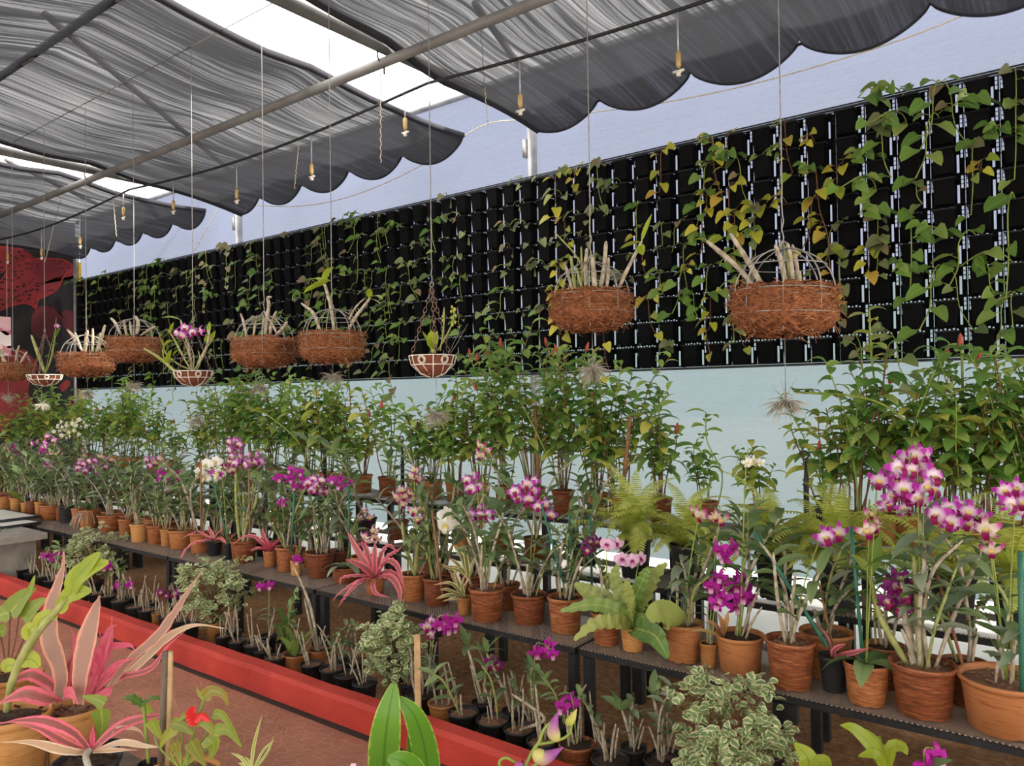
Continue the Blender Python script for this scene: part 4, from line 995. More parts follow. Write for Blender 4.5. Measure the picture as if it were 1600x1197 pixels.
# ------------------------------------------------------------ plants on the lower bench, front row
def place(px, by, wpx, z, rimy=None):
    p = onZ(px, by, z); d = depth(p); Rr = wpx / 2 / F_PX * d
    q = onZ(px, by - 1, z); dirv = Vector((p.x, p.y, 0)).normalized(); c = p + dirv * Rr * .76
    Rr = wpx / 2 / F_PX * depth(c); H = (by - rimy) / F_PX * d * 1.02 if rimy else Rr * 1.7
    return Vector((c.x, c.y, z)), Rr, H
FRONT = [
 (7, 797, 21, 776, 'O', 'b', 'ochre pot of pink bromeliad at the left edge of the lower bench'),
 (25, 801, 18, 779, 'O', 'n', 'small ochre pot with pale upright fern leaves near the left edge'),
 (39, 803, 12, 786, 'o', 's', 'tiny ochre pot between the pale fern and a terracotta pot'),
 (50, 806, 16, 783, 'T', 'o', 'terracotta potted orchid right of the tiny ochre pot'),
 (62, 810, 15, 785, 'O', 'o', 'ochre potted orchid, half hidden left of the wide terracotta pot'),
 (79, 813, 33, 790, 'T', 'P', 'wide terracotta orchid pot beyond the white boards, bicolour flowers above'),
 (92, 814, 9, 793, 'T', 's', 'sliver of a small terracotta pot left of the first black pot'),
 (105, 818, 24, 791, 'B', 'P', 'first black pot on the lower bench, many thin canes'),
 (122, 820, 20, 795, 'T', 'o', 'terracotta potted orchid right of the first black pot'),
 (139, 826, 30, 798, 'T', 'a', 'terracotta pot of broad strap leaves with pale dangling aerial roots'),
 (173, 832, 40, 806, 'T', 'P', 'terracotta orchid pot behind the top of the first variegated bush'),
 (197, 838, 23, 812, 't', 'o', 'narrow smooth terracotta pot right of the first variegated bush'),
 (218, 848, 29, 820, 'O', 'P', 'ochre pot with a rusty stain and thick leaning canes'),
 (245, 851, 31, 822, 'T', 'o', 'terracotta orchid pot above the first visible bench leg pair'),
 (261, 854, 21, 828, 'O', 'o', 'small ochre-brown pot squeezed left of a wide terracotta pot'),
 (284, 859, 41, 830, 'T', 'P', 'wide terracotta pot with a green stake and yellow leaf'),
 (313, 865, 34, 834, 'T', 'P', 'terracotta pot overhung by an arching pink leaf'),
 (335, 869, 26, 845, 'B', 'k', 'black pot of pink bromeliad with two long drooping leaves'),
 (356, 875, 15, 850, 'B', 'z', 'small black pot with an orange and green bromeliad'),
 (381, 880, 42, 847, 'T', 'P', 'wide terracotta pot with tall pale branching canes'),
 (422, 887, 22, 862, 't', 'h', 'terracotta pot of upright hot pink bromeliad'),
 (448, 894, 34, 857, 'T', 'P', 'terracotta orchid pot with a dark green stake above the yellow pot'),
 (463, 900, 19, 877, 'o', 'e', 'tiny yellow-ochre pot holding a thin dark bromeliad'),
 (501, 904, 46, 866, 'T', 'P', 'smooth wide terracotta pot left of the grey-leaved orchid'),
 (540, 912, 44, 889, 'T', 'g', 'terracotta pot of low broad grey-green leaves beside the pink bromeliad'),
 (586, 931, 32, 904, 't', 'K', 'terracotta pot of the largest arching pink bromeliad'),
 (646, 941, 42, 900, 'T', 'P', 'terracotta pot with three tall yellow-green canes right of the pink bromeliad'),
 (683, 948, 46, 906, 'T', 'P', 'terracotta pot with a brown bamboo stake behind the striped bromeliad'),
 (726, 962, 24, 935, 'o', 'S', 'small pale terracotta pot of striped spiky bromeliad'),
 (761, 974, 57, 924, 'T', 'P', 'terracotta orchid pot right of the striped bromeliad with stubby canes'),
 (827, 978, 57, 933, 'T', 'P', 'terracotta pot under the upright purple orchid spray with yellow leaf'),
 (884, 992, 57, 938, 'T', 'P', 'two-toned terracotta pot left of the bird-nest fern'),
 (948, 1011, 48, 962, 'T', 'r', 'shaded terracotta pot behind the bird-nest fern'),
 (989, 1020, 39, 984, 'o', 'N', 'small ochre pot of bird-nest fern with wide wavy leaves'),
 (1068, 1038, 64, 980, 'T', 'P', 'large terracotta orchid pot right of the bird-nest fern'),
 (1108, 1045, 29, 1008, 'o', 's', 'small ochre pot between two large terracotta pots'),
 (1157, 1057, 77, 1000, 'T', 'P', 'large terracotta pot of bright magenta moth-like orchid with small bromeliad'),
 (1236, 1081, 77, 1008, 'T', 'P', 'large terracotta pot of shrivelled canes and bark under the ferns'),
 (1303, 1084, 44, 1030, 'B', 'p', 'black pot with a single curved pink stem'),
 (1355, 1106, 68, 1043, 't', 'g', 'terracotta pot with two flat dark green leaves'),
 (1444, 1127, 98, 1047, 'T', 'P', 'large brush-streaked terracotta pot with tall green cane and pink-white spray'),
 (1575, 1157, 138, 1075, 'T', 'P', 'largest terracotta pot at the right edge with pale canes'),
]
LB = .40
FT = {}
rp = random.Random(11)
for px, by, w, ry, kind, ty, lab in FRONT:
    p, Rr, H = place(px, by, w, LB + .001, ry); nm = {'b': 'potted_bromeliad', 'k': 'potted_bromeliad', 'z': 'potted_bromeliad', 'h': 'potted_bromeliad', 'e': 'potted_bromeliad', 'K': 'potted_bromeliad', 'S': 'potted_bromeliad', 'N': 'potted_fern', 'n': 'potted_fern'}.get(ty, 'potted_orchid')
    t = potted(nm, lab, 'potted plant', 'potted plants in the front row of the lower bench', p, Rr, H, kind, 0); FT[px] = (t, Rr, H)
    if ty == 'P': fill_orchid(t, Rr, H, rp.choice([3, 4, 4]), rp.choice([1, 2, 3]), rp.uniform(.85, 1.1), .3, rp)
    elif ty == 'o': fill_orchid(t, Rr, H, 3, 1, .85, .25, rp)
    elif ty == 'r': fill_orchid(t, Rr, H, 1, 2, .8, .3, rp)
    elif ty == 's': fill_orchid(t, Rr, H, 1, 2, .6, .2, rp)
    elif ty == 'b': rosette(t, H, 9, .22, .035, 'leaf_pink', rp, .7)
    elif ty == 'h': rosette(t, H, 11, .15, .030, 'leaf_hotpink', rp, 1.0, .3, .8)
    elif ty == 'z': rosette(t, H, 10, .12, .02, 'leaf_bronze', rp, 1.0, .1, .8)
    elif ty == 'e': rosette(t, H, 8, .15, .02, 'leaf_bronze', rp, 1.3, .1, .5)
    elif ty == 'n': rosette(t, H, 6, .20, .055, 'leaf_nest', rp, 1.0, .4, 1.2)
    elif ty in 'ga':
        m = MB()
        for i in range(5 if ty == 'g' else 7): a = i * 2.5 + 3.6; leaf(m, (0, 0, H * .9), (cos(a), sin(a), .5 if ty == 'g' else 1.1), .17 if ty == 'g' else .24, .065, 1.6, P_ELL, .25, 7)
        put('leaves', m.build('leaves', 'leaf_orchid_grey' if ty == 'g' and px < 600 else 'leaf_orchid'), t)
        if ty == 'a':
            m = MB(); r2 = random.Random(3)
            for i in range(16): a = r2.uniform(3.2, 6.2); m.tube(drooppath((0, 0, H * .95), Vector((cos(a), sin(a), .1)), r2.uniform(.14, .24), 2.2, 6), .003, 4, False)
            put('aerial_roots', m.build('aerial_roots', 'airplant'), t)
def ap(t, L): return [onY(x, y, t.location.y + (k[0] if k else 0)) for x, y, *k in L]
def base(t, H, dz=0): return t.location + Vector((0, 0, H * .93 + dz))
t, Rr, H = FT[586]
for L, W in (([(560, 862, -.02), (542, 830, -.02)], .04), ([(566, 885, -.06), (540, 874, -.1)], .048), ([(560, 900, -.1), (535, 903, -.14), (531, 915, -.15)], .022), ([(560, 908, -.12), (530, 928, -.15), (518, 942, -.15)], .022), ([(562, 910, -.14), (542, 930, -.18), (528, 950, -.19)], .036), ([(572, 858, .02), (563, 850, .03), (558, 860, .03)], .03), ([(586, 868, 0), (586, 847, .01)], .038), ([(597, 866, .03), (608, 853, .04), (620, 862, .04)], .034), ([(604, 872, .02), (620, 862, .04), (629, 854, .05)], .03), ([(602, 878, -.06), (620, 884, -.1), (632, 920, -.12)], .042), ([(610, 902, -.08), (624, 922, -.1), (625, 945, -.11)], .04), ([(583, 915, -.12), (588, 928, -.14), (609, 934, -.14)], .028), ([(606, 893, .02), (622, 902, 0), (630, 915, -.02)], .03), ([(598, 884, .05), (612, 872, .08)], .03), ([(575, 880, .05), (570, 865, .08)], .03)):
    strap(t, [base(t, H)] + ap(t, L), W, 'leaf_pink')
t, Rr, H = FT[335]
for L, W in (([(312, 832, -.05), (300, 834, -.1), (282, 842, -.12)], .022), ([(305, 848, -.1), (285, 868, -.16), (280, 900, -.2)], .026), ([(330, 832, 0), (325, 822, 0)], .03), ([(340, 835, 0), (350, 826, 0)], .03), ([(325, 842, -.08), (318, 846, -.1)], .03), ([(345, 842, -.08), (354, 850, -.1)], .03)):
    strap(t, [base(t, H)] + ap(t, L), W, 'leaf_pink')
t, Rr, H = FT[422]
for L, W in (([(400, 840, -.05), (380, 840, -.08), (360, 854, -.1)], .028), ([(405, 857, -.07), (391, 860, -.1)], .03), ([(413, 840, 0), (410, 826, 0)], .03), ([(419, 862, -.08), (416, 868, -.1)], .012)):
    strap(t, [base(t, H)] + ap(t, L), W, 'leaf_pink')
t, Rr, H = FT[726]
for L, W in (([(705, 912, -.05), (677, 914, -.08)], .02), ([(700, 922, -.07), (687, 922, -.1)], .02), ([(705, 930, -.1), (690, 933, -.13), (681, 936, -.13)], .022), ([(712, 935, -.12), (690, 940, -.13)], .02), ([(716, 910, 0), (708, 887, 0)], .026), ([(714, 912, .02), (704, 898, .02)], .022), ([(722, 915, 0), (728, 895, 0)], .02), ([(728, 915, -.04), (732, 903, -.05), (722, 920, -.08)], .016), ([(712, 905, .06), (700, 890, .08)], .02)):
    strap(t, [base(t, H)] + ap(t, L), W, 'leaf_stripe', .05)
m = MB()
nb = thing('striped_bromeliad', 'upper striped bromeliad rosette wedged behind the small pale terracotta pot', 'bromeliad', onY(733, 905, 3.0))
bz = onY(733, 905, 3.0)
for L, W in (([(722, 870), (708, 850)], .028), ([(728, 868), (724, 850)], .028), ([(715, 882), (702, 872)], .024), ([(718, 892), (700, 888), (688, 880)], .024), ([(740, 880), (746, 866)], .024), ([(722, 890), (704, 884)], .026)):
    strap(nb, [bz] + [onY(x, y, 2.98) for x, y in L], W, 'leaf_stripe', .05)
put('stem', MB().tube([(0, 0, 0), (0, .03, -.06), (0, .06, 3.0 * 0 - bz.z + LB + .12)], .007, 6).build('stem', 'cane'), nb)
t, Rr, H = FT[1157]
for L, W in (([(1120, 980, -.1), (1105, 968, -.12)], .022), ([(1128, 975, -.1), (1122, 958, -.12)], .024), ([(1135, 972, -.08), (1138, 955, -.08)], .024), ([(1115, 990, -.1), (1095, 985, -.13), (1075, 988, -.14)], .018)):
    strap(t, [base(t, H) + Vector((-.05, -.05, 0))] + ap(t, L), W, 'leaf_bronze', .05)
t, Rr, H = FT[989]
for L, W, mt in (([(960, 945, -.02), (920, 925, -.04), (898, 912, -.05)], .085, 0), ([(965, 955, -.08), (925, 945, -.14), (876, 955, -.18)], .07, 0), ([(965, 972, -.1), (930, 975, -.16), (897, 1000, -.2)], .07, 0), ([(1005, 985, -.12), (1025, 995, -.18), (1044, 1028, -.22)], .10, 0), ([(975, 940, 0), (962, 905, 0), (966, 880, 0)], .07, 0), ([(1000, 945, .03), (1020, 905, .06), (1042, 880, .06)], .085, 0), ([(975, 930, .06), (950, 905, .1), (938, 903, .1)], .07, 0), ([(992, 940, 0), (1005, 905, 0), (1014, 886, 0)], .07, 0), ([(984, 930, -.04), (978, 905, -.06)], .05, 0), ([(1000, 965, -.04), (1014, 966, -.06)], .04, 0), ([(985, 950, -.08), (990, 930, -.1)], .03, 0), ([(996, 940, .08), (1006, 915, .1)], .06, 0)):
    strap(t, [base(t, H)] + ap(t, L), W * .9, 'leaf_nest', .5, (.15, -.9, .5), .2, P_PET, n=26)
t, Rr, H = FT[1068]
strap(t, [base(t, H)] + ap(t, [(1045, 962, -.1), (1030, 958, -.16), (1012, 966, -.2)]), .11, 'leaf_nest', .2, (.1, -.9, .4), .2, P_WIDEP)
t, Rr, H = FT[1303]
co_ = put('cane', canemesh([local(t, q) for q in [base(t, H)] + ap(t, [(1295, 1000), (1285, 985), (1262, 966)])], .006, 'leaf_pink'), t)
for L, W in (([(1306, 1015, -.02), (1322, 1006, -.03)], .026), ([(1330, 1022, -.04), (1358, 1014, -.06)], .03)): strap(t, [base(t, H)] + ap(t, L), W, 'leaf_pink', .05)
t, Rr, H = FT[1444]
for P_, r_, mt, lv in (([(1440, 1050), (1436, 1000), (1434, 940), (1428, 870)], .0105, 'cane_green', [(0, (-.6, 0, 1), .18, .03, 1.2), (.02, (.5, 0, 1.3), .16, .03, 1.2), (.05, (-1, -.3, .3), .17, .045, 1.2), (.12, (1, -.2, .2), .17, .03, 1.5), (.12, (-1, .2, .4), .14, .03, 1.2), (.3, (.9, -.3, .1), .12, .03, 1.2)]), ([(1428, 1048), (1422, 1000), (1412, 950), (1408, 900)], .011, 'cane', []), ([(1420, 1045), (1395, 1000), (1372, 955), (1360, 900)], .010, 'cane_green', [(0, (-1, 0, .5), .14, .05, .8), (0, (.2, 0, 1), .16, .05, .5), (.1, (.8, -.2, .5), .14, .05, 1), (.15, (-.9, -.3, -.2), .12, .05, .6), (.02, (-.4, -.4, 1), .12, .045, .8)]), ([(1452, 1048), (1446, 1010), (1442, 975)], .007, 'cane', [])):
    P = [local(t, onY(x, y, t.location.y)) for x, y in P_]; P[0].z = H * .85
    co_ = put('cane', canemesh(P, r_, mt), t)
    if lv: put('leaves', leafset([(P[-1] + (P[0] - P[-1]) * l[0], Vector(l[1]), l[2], l[3], l[4]) for l in lv], 'leaf_orchid' if mt == 'cane' else 'leaf_vine_green'), co_)
t, Rr, H = FT[381]
for P_ in ([(375, 845), (370, 800), (368, 740)], [(380, 845), (382, 800), (380, 768)], [(378, 845), (388, 815), (400, 785), (402, 770)]):
    P = [local(t, onY(x, y, t.location.y)) for x, y in P_]; P[0].z = H * .85; put('cane', canemesh(P, .010, 'cane_green'), t)
t, Rr, H = FT[646]
for P_ in ([(650, 900), (635, 860), (628, 815)], [(648, 900), (652, 860), (658, 825)]):
    P = [local(t, onY(x, y, t.location.y)) for x, y in P_]; P[0].z = H * .85; put('cane', canemesh(P, .010, 'cane_green'), t)
# flower sprays belonging to front row pots
for k, args in ((79, (68, 690, 6, 34, 18, 'mix')), (79, (76, 726, 3, 16, 8, 'mag')), (139, (140, 729, 11, 46, 20, 'mix')), (245, (264, 743, 6, 38, 20, 'mag')), (197, (262, 762, 3, 16, 8, 'mix')), (284, (330, 735, 6, 34, 32, 'white', None, 1.5)), (313, (366, 700, 7, 22, 28, 'mix')), (381, (388, 718, 9, 44, 20, 'mix')), (335, (358, 728, 3, 10, 20, 'droop')), (356, (338, 740, 2, 12, 8, 'mag')),
                (448, (462, 748, 10, 46, 32, 'mag')), (501, (500, 757, 11, 52, 22, 'mix')), (501, (535, 752, 5, 26, 14, 'mag')), (422, (446, 786, 1, 4, 4, 'mag')), (463, (469, 874, 1, 3, 3, 'mag')), (540, (568, 803, 3, 16, 14, 'droop')), (586, (580, 838, 5, 22, 24, 'droop')), (646, (634, 776, 7, 30, 26, 'droop')), (646, (650, 735, 3, 8, 30, 'droop')), (683, (657, 800, 4, 16, 22, 'droop')),
                (683, (704, 810, 3, 20, 18, 'white', None, 1.4)), (761, (740, 752, 6, 20, 24, 'mix')), (761, (752, 802, 7, 34, 18, 'mix')), (761, (750, 820, 1, 10, 6, 'droop')), (827, (824, 768, 9, 40, 38, 'mix')), (761, (755, 703, 3, 18, 22, 'droop')), (827, (848, 790, 2, 12, 12, 'mix')), (884, (858, 806, 1, 6, 6, 'mix')), (884, (925, 848, 3, 12, 20, 'dark')),
                (948, (952, 853, 2, 18, 8, 'pale', None, 1.1)), (989, (983, 876, 4, 32, 14, 'pale', None, 1.2)), (1068, (1093, 800, 2, 20, 10, 'droop')), (1108, (1120, 808, 2, 14, 10, 'droop')), (1108, (1133, 862, 3, 20, 22, 'mag', None, 1.05)), (1157, (1142, 922, 13, 66, 54, 'mag', None, 1.05)), (1236, (1298, 833, 2, 34, 14, 'mix', None, 1.1)), (1157, (1178, 722, 3, 26, 10, 'cream')),
                (1444, (1428, 738, 11, 60, 60, 'mix', None, 1.15)), (1355, (1392, 772, 7, 56, 70, 'mix', None, 1.1)), (1355, (1362, 810, 3, 20, 40, 'droop', None, 1.1)), (1444, (1440, 770, 4, 30, 30, 'mix', None, 1.15)), (1444, (1400, 928, 9, 34, 56, 'dark', None, 1.1)), (1575, (1500, 808, 9, 72, 30, 'mix', None, 1.1)), (1575, (1545, 840, 3, 14, 50, 'droop', None, 1.1)), (1575, (1585, 775, 7, 40, 40, 'mix', None, 1.1))):
    t, Rr, H = FT[k]; spike(t, H * .9, *args)

# ------------------------------------------------------------ filler rows (behind)
def nearest_front(px): return min(FRONT, key=lambda f: abs(f[0] - px))
SH = {7: 'the left-edge bromeliad', 25: 'the pale upright fern', 39: 'the tiny ochre pot', 50: 'the fourth pot', 62: 'the half-hidden ochre pot', 79: 'the wide pot beyond the boards', 92: 'the sliver pot', 105: 'the first black pot', 122: 'the pot after the black one', 139: 'the aerial-root orchid', 173: 'the first variegated bush', 197: 'the narrow smooth pot', 218: 'the stained ochre pot', 245: 'the pot above the leg pair', 261: 'the squeezed ochre pot', 284: 'the yellow-leaf pot', 313: 'the overhung terracotta pot', 335: 'the black bromeliad pot', 356: 'the orange-green bromeliad', 381: 'the branching pale canes', 422: 'the hot pink bromeliad', 448: 'the dark green stake', 463: 'the yellow-ochre pot', 501: 'the smooth wide pot', 540: 'the grey broad leaves', 586: 'the largest pink bromeliad', 646: 'the yellow-green canes', 683: 'the brown bamboo stake', 726: 'the striped bromeliad', 761: 'the stubby canes', 827: 'the upright purple spray', 884: 'the two-toned pot', 948: 'the shaded pot', 989: 'the bird-nest fern', 1068: 'the pot past the fern', 1108: 'the small ochre pot', 1157: 'the magenta orchid', 1236: 'the shrivelled canes', 1303: 'the curved pink stem', 1355: 'the two flat leaves', 1444: 'the brush-streaked pot', 1575: 'the right-edge pot'}
rf = random.Random(5)
used = {}
def uniq(s, px):
    used[s] = used.get(s, 0) + 1; return s if used[s] == 1 else s.replace('standing', 'partly hidden,', 1) if used[s] == 2 else s + ', ' + ordn(used[s]) + ' one'
x = -11.2; y = 3.17
BACKP = [(792, 955, 44, 916), (1291, 1065, 82, 997), (1378, 1088, 64, 1023), (1508, 1108, 72, 1045), (660, 905, 30, 870)]
backx = []
for px, by, w, ry in BACKP:
    p, Rr, H = place(px, by, w, LB + .001, ry); p.y = max(p.y, 3.12)
    backx.append(p.x)
    t = potted('potted_orchid', 'terracotta potted plant in the second row, its rim seen behind %s' % SH[nearest_front(px)[0]], 'potted plant', 'potted plants in the second row of the lower bench', p, Rr, H, 'T'); fill_orchid(t, Rr, H, 3, 2, .9, .3, rf)
while x < -.35:
    if all(abs(x - b) > .17 for b in backx):
        p = Vector((x, y + rf.uniform(-.02, .05), LB + .001)); px, py = proj(p)
        if px > -60 and not (930 < px < 1150 or 1190 < px < 1350):
            Rr = rf.uniform(.06, .085); H = Rr * 1.7; k = rf.choice(['T', 'T', 'B', 'T'])
            s = uniq('%s leafy orchid standing in the second row behind %s' % ({'T': 'terracotta-potted', 'B': 'black-potted'}[k], SH[nearest_front(px)[0]]), px)
            t = potted('potted_orchid', s, 'potted plant', 'potted plants in the second row of the lower bench', p, Rr, H, k)
            sparse = 690 < px < 950
            fill_orchid(t, Rr, H, 2 if sparse else rf.choice([3, 4, 5]), 1, rf.uniform(.9, 1.1), .32, rf)
            if rf.random() < .25 and px < 620:
                q = proj(p + Vector((0, 0, .6))); spike(t, H * .9, q[0] + rf.uniform(-10, 10), q[1], rf.choice([2, 3, 4]), 16, 16, rf.choice(['mix', 'mag', 'droop']))
    x += rf.uniform(.17, .24)
# middle tier
FERNS = [(992, 858, 'yellow-green fern on the middle tier behind the bird-nest fern', 36, .9), (1075, 868, 'pale green fern spreading right of the upper pots', 30, .85), (1210, 868, 'yellow-green fern behind the shrivelled cane pot', 40, .85), (1310, 885, 'lush yellow-green fern below the right upper pots', 40, .9), (1490, 965, 'fern fronds behind the brush-streaked pot', 20, .9), (1590, 985, 'fern with long lower fronds at the right edge', 20, .95)]
fx = []
for i, (px, py, lab, n, sc) in enumerate(FERNS):
    p = onY(px, py, 3.52); p.z = .561; fx.append(p.x)
    t = potted('potted_fern', lab, 'fern', 'ferns on the middle tier', p, .09, .20, 'B'); fern(t, .20, n, sc * 1.12, -.05, rf)
x = -11.6
while x < -.2:
    x += rf.uniform(.24, .36)
    if any(abs(x - f) < .24 for f in fx): continue
    p = Vector((x, 3.58 + rf.uniform(-.04, .04), .561)); px, py = proj(p)
    if px < -60: continue
    Rr = rf.uniform(.06, .08); H = Rr * 1.7
    s = uniq('leafy orchid standing on the middle tier above and behind %s' % SH[nearest_front(px)[0]], px)
    t = potted('potted_orchid', s, 'potted plant', 'potted orchids on the middle tier', p, Rr, H, rf.choice(['T', 'O', 'B']))
    fill_orchid(t, Rr, H, rf.choice([2, 3, 4]), 1, rf.uniform(.8, 1.05), .32, rf)
# upper tier shrubs
UP_ = [(-20, 640, 7), (12, 640, 7), (40, 625, 7), (66, 612, 7), (92, 600, 7), (120, 598, 7), (146, 615, 8), (170, 606, 8), (192, 598, 8), (214, 592, 9), (240, 605, 6), (272, 640, 3), (318, 610, 6), (345, 590, 8), (372, 580, 9), (400, 583, 9), (428, 586, 9), (456, 590, 9), (484, 588, 9), (512, 596, 9), (540, 600, 8), (568, 630, 5), (606, 600, 3), (650, 622, 5), (677, 600, 7), (712, 585, 8), (750, 560, 9), (790, 535, 9), (835, 515, 10), (880, 530, 10), (933, 545, 10), (968, 560, 9), (1031, 590, 8), (1102, 660, 2), (1190, 692, 3), (1292, 615, 6), (1343, 545, 8), (1385, 540, 5), (1420, 560, 8), (1470, 565, 8), (1510, 540, 7), (1550, 550, 7), (1600, 535, 8), (1660, 540, 7)]
rc = random.Random(17); bag = {}
UL = {-20: 'just outside the left edge', 12: 'at the left edge', 40: 'below the pink poster', 66: 'below the small scroll basket', 92: 'against the dark banner base', 120: 'beside the yellow post foot', 146: 'left of the first blue wall gap', 170: 'in front of the planter wall end', 192: 'behind the cream orchid cluster', 214: 'below the drooping-shoot basket', 240: 'right of the drooping-shoot basket', 272: 'sparse, in front of the blue gap', 318: 'below the flowering scroll basket', 345: 'left of the second wall post', 372: 'below the second wall post', 400: 'under the bare-caned basket', 428: 'right of the bare-caned basket', 456: 'between two coir baskets', 484: 'left of the leafy basket', 512: 'under the leafy coir basket', 540: 'right of the leafy coir basket', 568: 'at the right end of the left thicket', 606: 'sparse, left of the lime scroll basket', 650: 'with an iron finial in front', 677: 'under the lime scroll basket', 712: 'right of the lime scroll basket', 750: 'left of the tallest thicket', 790: 'with a red cone in the tall thicket', 835: 'tallest, reaching the planter wall', 880: 'left of the second largest basket', 933: 'under the second largest basket', 968: 'right of the hanging air plant', 1031: 'at the right end of the tall thicket', 1102: 'thin, single, before bare blue wall', 1190: 'low, left of the black iron finial', 1292: 'left end of the right thicket', 1343: 'in a yellow-brown square-rimmed pot', 1385: 'with the tall yellow-green shoot', 1420: 'behind the pink-white spray', 1470: 'right of the pink-white spray', 1510: 'with the red-tipped top', 1550: 'in the large clear ochre pot', 1600: 'cut by the right edge', 1660: 'past the right edge'}
UB = .761
for px, ty, n in UP_:
    p = onY(px, 780, 4.03); p.z = UB; top = onY(px, ty, 4.03).z; big = px > 1280
    Rr = .075 if not big else .082; H = .14 if not big else .15; hgt = (top - UB - H * .88) * 1.12
    if px in (1343, 1411, 1548): p.y = 3.97
    t = potted('potted_shrub', 'leafy green potted shrub on the upper tier, ' + UL[px], 'potted shrub', 'leafy shrubs on the upper tier', p, Rr, H, 'O' if big else rc.choice(['T', 'T', 'O']))
    costus(t, H, Rr, hgt, n + 2, .12, rc, .2 if hgt > .7 else .3)
    bag[px] = (t, H)
def long_shoot(px, pts, r, mat, lvs, lm='leaf_costus', cn=False):
    t, H = bag[px]; P = [Vector((0, 0, H * .85))] + [local(t, onY(x, y, t.location.y - dy)) for x, y, dy in pts]
    o = put('stem', MB().tube(smoothpath(P, 24), r, 6).build('stem', mat), t); m = MB(); Q = smoothpath(P, 24); rr = random.Random(px)
    for i in range(lvs):
        k = 24 - int(i * 1.1); a = i * 2.3; leaf(m, Q[max(k, 3)], (cos(a), sin(a), .5), rr.uniform(.09, .13), rr.uniform(.042, .056), 1.2, P_ELL, .22, 5)
    put('leaves', m.build('leaves', lm), o)
    if cn: put('flower_cone', cone, o, Q[-1], (0, 0, 0), 1.4)
long_shoot(1470, [(1448, 704, .1), (1394, 641, .14), (1334, 619, .16), (1244, 613, .18)], .006, 'stem_green', 6, 'leaf_vine_green')
long_shoot(712, [(700, 715, .05), (655, 678, .1), (622, 651, .12), (596, 640, .14)], .005, 'stem_green', 7, cn=True)
long_shoot(1385, [(1372, 640, 0), (1362, 560, 0), (1358, 485, 0)], .005, 'stem_green', 9, 'leaf_costus_yellow')
long_shoot(1102, [(1120, 790, 0), (1128, 740, 0), (1105, 690, 0), (1103, 645, 0)], .004, 'stem_green', 6)
long_shoot(146, [(140, 720, .1), (110, 670, .2), (80, 645, .3)], .005, 'stem_green', 5, 'leaf_costus_yellow')
long_shoot(880, [(850, 700, .1), (810, 620, .2), (785, 560, .2), (782, 545, .2)], .005, 'stem_green', 4, cn=True)
long_shoot(430 if 430 in bag else 428, [(470, 700, .2), (420, 650, .3), (390, 640, .3)], .005, 'stem_green', 7, 'leaf_costus_yellow')
long_shoot(1510, [(1505, 640, 0), (1503, 560, 0), (1501, 545, 0)], .006, 'stem_green', 5, cn=True)
# cream orchid clusters far left
p = onY(110, 700, 3.75); p.z = .561
t = potted('potted_orchid', 'orchid with a cluster of small cream flowers in front of the left thicket', 'potted plant', None, p, .07, .12, 'T'); fill_orchid(t, .07, .12, 3, 1, 1, .3, rf)
spike(t, .11, 105, 672, 16, 36, 30, 'cream', None, 1.3); spike(t, .11, 126, 662, 7, 20, 14, 'cream', None, 1.3)

# ------------------------------------------------------------ stakes and iron finials
STK = [((652, 992), (652, 1118), 2.44, .013, 'timber', 'square pale wooden stake standing by the third variegated bush', 'square'), ((675, 797), (692, 935), 2.93, .006, 'brown_stick', 'brown bamboo stick in the pot behind the striped bromeliad', ''), ((1330, 822), (1348, 1030), 2.95, .007, 'green_stake', 'dark green stake left of the pink-white orchid spray', ''), ((1413, 835), (1418, 1045), 3.05, .006, 'green_stake', 'green stake rising through the pink-white orchid spray', ''), ((1448, 842), (1510, 1060), 3.0, .006, 'brown_stick', 'long thin brown stick leaning beside the brush-streaked pot', ''),
       ((1180, 832), (1292, 1010), 2.95, .008, 'green_stake', 'thick green stake leaning across the ferns', ''), ((1594, 862), (1597, 1090), 2.85, .008, 'green_stake', 'green stake at the right edge in the largest pot', ''), ((890, 800), (893, 935), 3.0, .006, 'green_stake', 'teal green stake in the two-toned terracotta pot', ''), ((846, 788), (880, 910), 2.95, .005, 'green_stake', 'thin dark green stake leaning behind the two-toned pot', ''), ((922, 805), (926, 960), 3.1, .006, 'green_stake', 'teal stake behind the bird-nest fern', ''),
       ((314, 722), (314, 830), 2.95, .006, 'brown_stick', 'brown stick beside the white moth orchid', ''), ((389, 735), (391, 845), 3.0, .006, 'brown_stick', 'brown stick above the branching pale canes', ''), ((330, 740), (357, 850), 2.92, .005, 'green_stake', 'green stake slanting behind the orange-green bromeliad', ''), ((460, 770), (455, 862), 2.95, .007, 'green_stake', 'dark green stake in the pot above the yellow one', ''), ((545, 760), (546, 880), 3.05, .005, 'green_stake', 'dark stake behind the grey broad-leaved pot', ''), ((1275, 890), (1300, 1005), 3.0, .004, 'brown_stick', 'thin reddish stick left of the curved pink stem', ''), ((836, 640), (842, 760), 3.95, .012, 'brown_stick', 'thick brown post inside the tallest shrub thicket', ''), ((985, 650), (972, 785), 3.95, .011, 'brown_stick', 'thick brown post near the right end of the tall thicket', ''), ((1262, 800), (1258, 730), 3.9, .003, 'black_iron', 'thin black rod beside the iron finial', '')]
for a, b, Y, r, mt, lab, sq in STK:
    p, q = onY(*a, Y), onY(*b, Y); m = MB()
    if sq:
        m.box((0, 0, (p.z) / 2), (.026, .02, p.z)); o = put('stake', m.build('stake', ['timber'], False), None, (p.x, p.y, 0), (0, 0, .6))
        tag(o, lab, 'stake')
    else:
        o = put('stake', m.tube([(0, 0, 0), (p - q) * .5, p - q], r, 6).build('stake', mt), None, q); tag(o, lab, 'stake', 'plant stakes')
